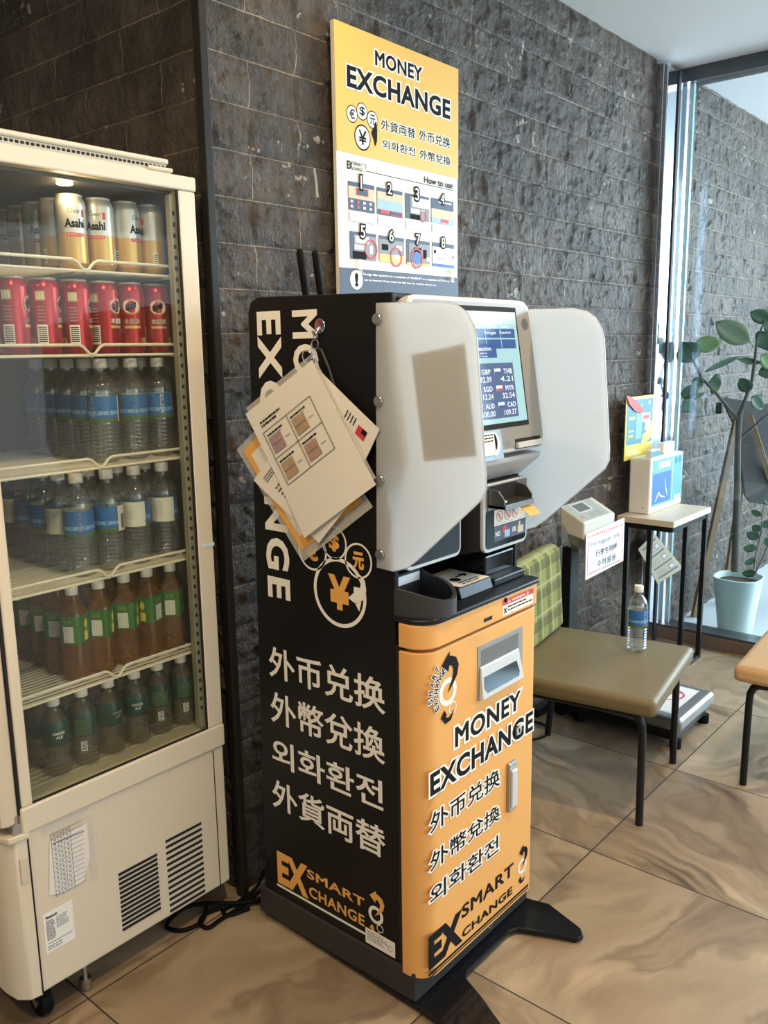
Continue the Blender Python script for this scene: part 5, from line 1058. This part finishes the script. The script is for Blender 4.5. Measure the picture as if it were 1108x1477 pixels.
write(d, nf, 'For luggage only', (.10*nw, .64*nh), (.88*nw, .77*nh), 2, .0); write(d, nf, '行李专用秤', (.24*nw, .40*nh), (.80*nw, .55*nh), 1, .005); write(d, nf, '수하물용', (.28*nw, .17*nh), (.78*nw, .32*nh), 1, .005); part('notice_text', d, ['red', 'ink', 'grey'], NS)

# ------------------------------------------------------------------ side table
T = thing('side_table', 'small side table with pale wood top and thin black metal frame in the corner', 'table', (3.8, 1.5, 0))
part('tabletop', MB().box(3.585, 4.035, 1.402, 1.665, .718, .745), 'wood', T, bevel=.002)
ap = MB().box(3.60, 4.02, 1.412, 1.424, .694, .7175).box(3.60, 4.02, 1.618, 1.63, .694, .7175).box(3.596, 3.61, 1.412, 1.63, .694, .7175).box(4.006, 4.02, 1.412, 1.63, .694, .7175); part('apron_frame', ap, 'blacksteel', T)
for x, y in ((3.605, 1.505), (3.605, 1.612), (4.003, 1.405), (4.003, 1.495)): part('leg', MB().box(x-.010, x+.010, y-.010+.01, y+.010+.01, .012 if x > 3.9 else 0, .694), 'blacksteel', T)
part('floor_rail', MB().box(3.60, 4.015, 1.405, 1.425, 0, .02).box(3.993, 4.013, 1.425, 1.60, 0, .02), 'blacksteel', T)
# power bank rental station on the table
Q = thing('charging_station', 'white box with blue printed front and yellow display card on the side table', 'dispenser', (3.86, 1.64, .745)); bx0, bx1, by0, by1, bz0, bz1 = 3.675, 4.055, 1.545, 1.648, .7455, 1.0
by0, by1 = 1.555, 1.655
part('housing', MB().box(bx0, bx1, by0, by1, bz0, bz1), 'stationw', Q, bevel=.008, seg=3)
qf = Frame((0, by0, 0), (1, 0, 0), (0, 0, 1)); d = Decal(qf, .0005); d.rect((bx0+.022, bz0+.03), (bx1-.012, bz1-.012), 0); d.rect((bx0+.03, bz0+.04), (bx0+.235, bz1-.075), 1, 1); d.rect((bx0+.09, bz1-.055), (bx0+.22, bz1-.025), 2, 1); d.rect((bx1-.105, bz1-.05), (bx1-.075, bz1-.02), 3, 1); d.disc((bx1-.045, bz1-.035), .018, 3, 1); d.rect((bx1-.13, bz0+.03), (bx1-.126, bz1-.012), 2, 1)
d.brush([(bx0+.06, bz0+.05), (bx0+.10, bz0+.09), (bx0+.12, bz0+.07), (bx0+.17, bz0+.06)], [.004, .012, .010, .004], 2, 2); d.brush([(bx0+.16, bz0+.15), (bx0+.18, bz0+.10), (bx0+.20, bz0+.06)], [.002, .008, .003], 2, 2); d.rect((bx1-.1, bz0+.034), (bx1-.02, bz0+.05), 4, 1); part('front_print', d, ['lightblue', 'blue', 'paperw', 'teal', 'tan'], Q, label='blue printed front')
part('logo_dot', Decal(Frame((bx0, 0, 0), (0, -1, 0), (0, 0, 1)), .0005).disc((-by0-.03, bz0+.03), .004), 'grey', Q)
cf = Frame((0, 1.665, 0), (1, 0, 0), (0, -.0, 1)); ca, cb_ = (3.5484, 1.0009), (3.8995, 1.2628); ca, cb_ = (3.640, .985), (3.945, 1.272)
k = MB(); k.box(ca[0], cb_[0], 1.666, 1.670, ca[1], cb_[1]); CD = part('display_card', k, 'yellow2', Q, bevel=.001)
d = Decal(Frame((0, 1.666, 0), (1, 0, 0), (0, 0, 1)), .0004); w_ = cb_[0]-ca[0]; h_ = cb_[1]-ca[1]; U = lambda a, b: (ca[0]+a*w_, ca[1]+b*h_)
d.rect(U(.04, .24), U(.95, .95), 0); d.rect(U(.36, .32), U(.56, .86), 3, 1); d.poly([U(.56, .2), U(.95, .3), U(.95, .5), U(.6, .36)], 2, 1); d.rect(U(.55, .58), U(.86, .72), 4, 2); d.rect(U(.66, .44), U(.9, .58), 4, 3); d.rect(U(.6, .62), U(.82, .68), 1, 3); write(d, d.fr, '카톡충전', U(.1, .62), U(.34, .70), 2, .02, 2) if 0 else scribble(d, U(.1, .6), U(.34, .72), 1, 2, 2); scribble(d, U(.1, .34), U(.34, .5), 2, 2, 2); scribble(d, U(.12, .06), U(.5, .16), 2, 4, 1); d.disc(U(.82, .88), .010, 4, 1)
part('card_print', d, ['teal', 'red', 'yellow2', 'lightblue', 'paperw'], CD); part('red_flash', Decal(Frame((0, 1.660, 0), (1, 0, 0), (0, 0, 1)), 0, .001).poly([U(-.05, 1.04), U(.12, 1.0), U(.42, .88), U(.58, .76), U(.5, .72), U(.25, .78), U(.05, .9)], 0), 'red', CD, label='red paper flash')
for nm, lab, u0, u1, yy, mt in (('power_bank', 'white power bank sticking up at the right of the charging station', bx0+.21, bx0+.34, .0, 'stationw'), ('power_bank', 'teal-faced power bank at the left of the charging station', bx0+.03, bx0+.13, .0, 'stationw')):
    t = thing(nm, lab, 'power bank', (u0, by0+.05, bz1)); z1 = bz1+.05 if u0 > bx0+.1 else bz1+.032; dy_ = 0.03 if u0 > bx0+.1 else .012
    part('shell', MB().ext(rr_outline(u0, bz1+.0005, u1, z1, .010 if u0 > bx0+.1 else .004), 1, by0+dy_, by0+dy_+.028), mt, t, smooth=40, bevel=.002)
    d = Decal(Frame((0, by0+dy_, 0), (1, 0, 0), (0, 0, 1)), .0005)
    if u0 > bx0+.1: d.ring((u0+.028, z1-.02), .007, .002, 0, 0); scribble(d, (u0+.04, bz1+.008), (u1-.012, z1-.012), 3, 1, 0)
    else: d.rect((u0+.004, bz1+.003), (u1-.004, z1-.004), 0)
    part('face_print', d, ['teal', 'lgrey'], t)
# instruction tag hanging under the table
I_ = thing('instruction_tag', 'brown instruction card hanging askew under the side table', 'card', (3.85, 1.655, .55)); tf = Frame((0, 1.650, 0), (1, 0, 0), (0, 0, 1))
c4 = [(3.7896, 1.65, 0.5515), (3.9688, 1.65, 0.5977), (4.3721, 1.65, 0.3397), (4.0402, 1.65, 0.3259)]; c4 = [(p[0], p[2]) for p in c4]
k = MB(); k.prism([tf.p(u, v, 0) for u, v in c4], [tf.p(u, v, .003) for u, v in c4]); part('card', k, 'wood2', I_)
fn2 = bil(c4[0], c4[1], c4[2], c4[3])
class Wf:
    def p(s, f_, g_, d=0): u, v = fn2(f_, g_); return tf.p(u, v, .003 + d)
d = Decal(Wf(), .0003)
for g_ in (.08, .36, .64, .88): d.rect((.12, g_), (.9, g_+.03), 0)
for g_ in (.14, .42, .70): d.rect((.62, g_+.03), (.84, g_+.16), 1); d.rect((.66, g_+.06), (.8, g_+.13), 2, 1); scribble(d, (.14, g_+.04), (.55, g_+.18), 3, 1, 0)
part('card_print', d, ['pnavy', 'grey', 'lgrey'], I_); part('hang_cord', MB().tube([tf.p(c4[1][0], c4[1][1]-.01, 0), (c4[1][0]-.01, 1.645, .68), (c4[1][0]-.012, 1.640, .7165)], .0015, 6), 'cable', I_)

# ------------------------------------------------------------------ outside: potted fig and easel
PL = thing('potted_plant', 'tall leafy fig in a mint green pot outside the window', 'plant', (4.47, 1.40, 0)); px_, py_ = 4.475, 1.395
pt = MB(); pt.lathe([(0, .078), (.006, .084), (.16, .102), (.315, .124), (.322, .127), (.324, .120), (.29, .114)], 28, (px_, py_, -.01), sq=3); PT = part('pot', pt, 'pot', PL, smooth=40); part('soil', MB().lathe([(0, .112), (.004, .112)], 24, (px_, py_, .278), sq=3), 'soil', PL)
V_ = lambda *p: Vector(p)
TR = [(4.461, 1.4105, 0.34), (4.4562, 1.4162, 0.5756), (4.4521, 1.421, 0.7923), (4.4449, 1.4295, 0.97), (4.4438, 1.4308, 1.11), (4.4462, 1.428, 1.1621)]
part('trunk', MB().tube([V_(*p) for p in TR], [.020, .018, .0175, .016, .0155, .013], 10), 'bark', PL, smooth=60)
for pts, r in (([(4.4432, 1.4315, 1.124), (4.4094, 1.4712, 1.1802), (4.3563, 1.5335, 1.2745), (4.3137, 1.5836, 1.337), (4.2887, 1.6129, 1.4124), (4.2783, 1.6252, 1.4567)], [.010, .009, .0085, .008, .007, .004]), ([(4.4464, 1.4277, 1.1551), (4.4576, 1.4146, 1.2137), (4.478, 1.3907, 1.3162), (4.4836, 1.384, 1.4452), (4.4849, 1.3825, 1.5193), (4.4997, 1.3651, 1.586)], [.012, .0105, .009, .008, .006, .004]), ([(4.4537, 1.4191, 1.033), (4.4772, 1.3915, 1.0674), (4.5198, 1.3415, 1.1292), (4.5628, 1.291, 1.1767)], [.008, .0075, .007, .006]), ([(4.4475, 1.4265, 0.9063), (4.4526, 1.4204, 0.892)], [.014, .012])):
    part('branch', MB().tube([V_(*p) for p in pts], r, 8), 'bark', PL, smooth=60)
def leaf(base, tip, wide, mt, droop=.25, face=0.0, stem=None):
    b, t_ = V_(*base), V_(*tip); ax_ = t_ - b; ln = ax_.length; ax_.normalize(); view = V_(*[math.cos(.705), math.sin(.705), 0]); sd = ax_.cross(view).normalized(); nn = sd.cross(ax_)
    sd = (sd*math.cos(face) + nn*math.sin(face)).normalized(); nn = ax_.cross(sd)
    ws = [.05, .55, .88, 1.0, .97, .82, .55, .08]; n = len(ws); Vs = []
    for i, q in enumerate(ws):
        s_ = i/(n-1); c0 = b + ax_*ln*s_ + nn*(droop*ln*(s_**2 - s_*.8))
        for k_ in (-1, -.5, 0, .5, 1): Vs.append(c0 + sd*(wide*.5*q*k_*(1+.04*math.sin(9*s_+k_))) + nn*(wide*.14*abs(k_)*q))
    Fs = []
    for i in range(n-1):
        for k_ in range(4): a_ = i*5+k_; Fs.append((a_, a_+1, a_+6, a_+5))
    L2 = MB().add(Vs, Fs); lf = part('leaf', L2, mt, PL, smooth=70); md = lf.modifiers.new('thick', 'SOLIDIFY'); md.thickness = .0012
    if stem: st_ = part('leaf_stalk', MB().tube([V_(*stem), b*.5 + V_(*stem)*.5 + V_(0, 0, .004), b], .0022, 6), 'leafp', PL, smooth=60)
for base, tip, wd, mt, fc_, stem in (
    ((4.2841, 1.6183, 1.4159), (4.2498, 1.6586, 1.5112), .130, 'leaf', .2, None), ((4.2793, 1.6204, 1.4903), (4.3675, 1.5168, 1.5085), .085, 'leafb', .3, (4.276, 1.6243, 1.4567)), ((4.2781, 1.6254, 1.4634), (4.2429, 1.6667, 1.5181), .05, 'leaf', .8, None),
    ((4.4632, 1.408, 1.5064), (4.3483, 1.5429, 1.6094), .115, 'leafp', .3, (4.4777, 1.3909, 1.4791)), ((4.4348, 1.4413, 1.4396), (4.3191, 1.5773, 1.3744), .06, 'leaf', .9, (4.4756, 1.3935, 1.4251)), ((4.4265, 1.4511, 1.4262), (4.5032, 1.361, 1.4042), .04, 'leaf', .6, None),
    ((4.3477, 1.5601, 1.3121), (4.3887, 1.512, 1.2975), .105, 'leaf', .1, (4.3231, 1.5725, 1.3232)), ((4.3195, 1.5768, 1.2993), (4.2869, 1.615, 1.3342), .06, 'leaf', .2, (4.3086, 1.5895, 1.3542)), ((4.3068, 1.5917, 1.279), (4.2468, 1.6621, 1.2598), .09, 'leaf', .4, (4.3143, 1.5829, 1.3199)), ((4.3263, 1.5635, 1.265), (4.2691, 1.6307, 1.2319), .05, 'leaf', .9, None),
    ((4.2904, 1.6109, 1.2313), (4.261, 1.6455, 1.1698), .085, 'leaf', .2, (4.3105, 1.5873, 1.2995)), ((4.4735, 1.3958, 1.2615), (4.4391, 1.4362, 1.3342), .07, 'leaf', .5, (4.4817, 1.3863, 1.2819)), ((4.4789, 1.3895, 1.2407), (4.5176, 1.344, 1.1777), .085, 'leaf', .3, None),
    ((4.5251, 1.3353, 1.6121), (4.457, 1.4153, 1.6535), .075, 'leaf', .3, (4.4997, 1.3651, 1.586)), ((4.4886, 1.3782, 1.4856), (4.5284, 1.3314, 1.5385), .12, 'leaf', .2, (4.4833, 1.3843, 1.452)), ((4.4967, 1.3687, 1.3499), (4.5495, 1.3067, 1.3691), .07, 'leaf', .5, (4.484, 1.3836, 1.3332)), ((4.5015, 1.3631, 1.4448), (4.5444, 1.3127, 1.3829), .09, 'leafb', .2, (4.483, 1.3847, 1.4588)),
    ((4.499, 1.366, 1.6027), (4.544, 1.3131, 1.585), .12, 'leaf', .3, None)):
    leaf(base, tip, wd, mt, .22, fc_, stem)
# young shoot in the same pot
for pts in ([(4.5231, 1.3377, 0.3088), (4.5273, 1.3327, 0.4273), (4.5412, 1.3164, 0.5371), (4.541, 1.3166, 0.6463), (4.5467, 1.3099, 0.7255)], [(4.5274, 1.3325, 0.3161), (4.5515, 1.3043, 0.4083), (4.5745, 1.2773, 0.5181)]): part('shoot', MB().tube([V_(*p) for p in pts], [.0035, .003, .0028, .0022, .0016][:len(pts)], 6), 'bark', PL, smooth=60)
for base, tip, wd in (((4.5393, 1.3186, 0.6318), (4.5035, 1.3607, 0.6616), .035), ((4.5404, 1.3174, 0.5554), (4.5092, 1.354, 0.5817), .045), ((4.5375, 1.3208, 0.5153), (4.4922, 1.374, 0.5456), .055), ((4.5304, 1.329, 0.4641), (4.4839, 1.3837, 0.4652), .05), ((4.5283, 1.3315, 0.4051), (4.4919, 1.3743, 0.3838), .045), ((4.5442, 1.3129, 0.5736), (4.5707, 1.2818, 0.602), .04), ((4.5527, 1.3029, 0.4856), (4.5799, 1.2709, 0.4996), .05), ((4.5424, 1.3149, 0.7184), (4.5667, 1.2864, 0.689), .035), ((4.5362, 1.3223, 0.3308), (4.4847, 1.3827, 0.332), .05), ((4.4577, 1.4145, 0.5391), (4.4356, 1.4403, 0.5103), .05)):
    leaf(base, tip, wd, 'leaf', .2, .3)
EZ = thing('easel', 'wooden easel with a dark board behind the plant outside', 'easel', (4.9, 1.6, 0))
def plank(a, b, w_, nm='leg', mt='easel'):
    a, b = V_(*a), V_(*b); part(nm, MB().tube([a, b], w_, 4), mt, EZ)
plank((4.8341, 1.5687, 1.0942), (4.665, 1.680, -.01), .022); plank((4.9498, 1.5415, 0.9519), (5.02, 1.64, -.01), .02); plank((4.8599, 1.5084, 1.1137), (5.35, 1.25, -.01), .02)
bd = [(4.8329, 1.6575, 1.2127), (5.1062, 1.3366, 1.1494), (5.1342, 1.3036, 0.5755), (4.9646, 1.5028, 0.6193), (4.9428, 1.5284, 0.6555), (4.8891, 1.5915, 1.0472)]; bk = [V_(*p) + V_(.012, .014, 0) for p in bd]
part('board', MB().prism([V_(*p) for p in bd], bk), 'board', EZ); part('board_clip', MB().box(4.73, 4.76, 1.62, 1.65, 1.13, 1.19), 'blacksteel', EZ)
bpy.context.view_layer.update()
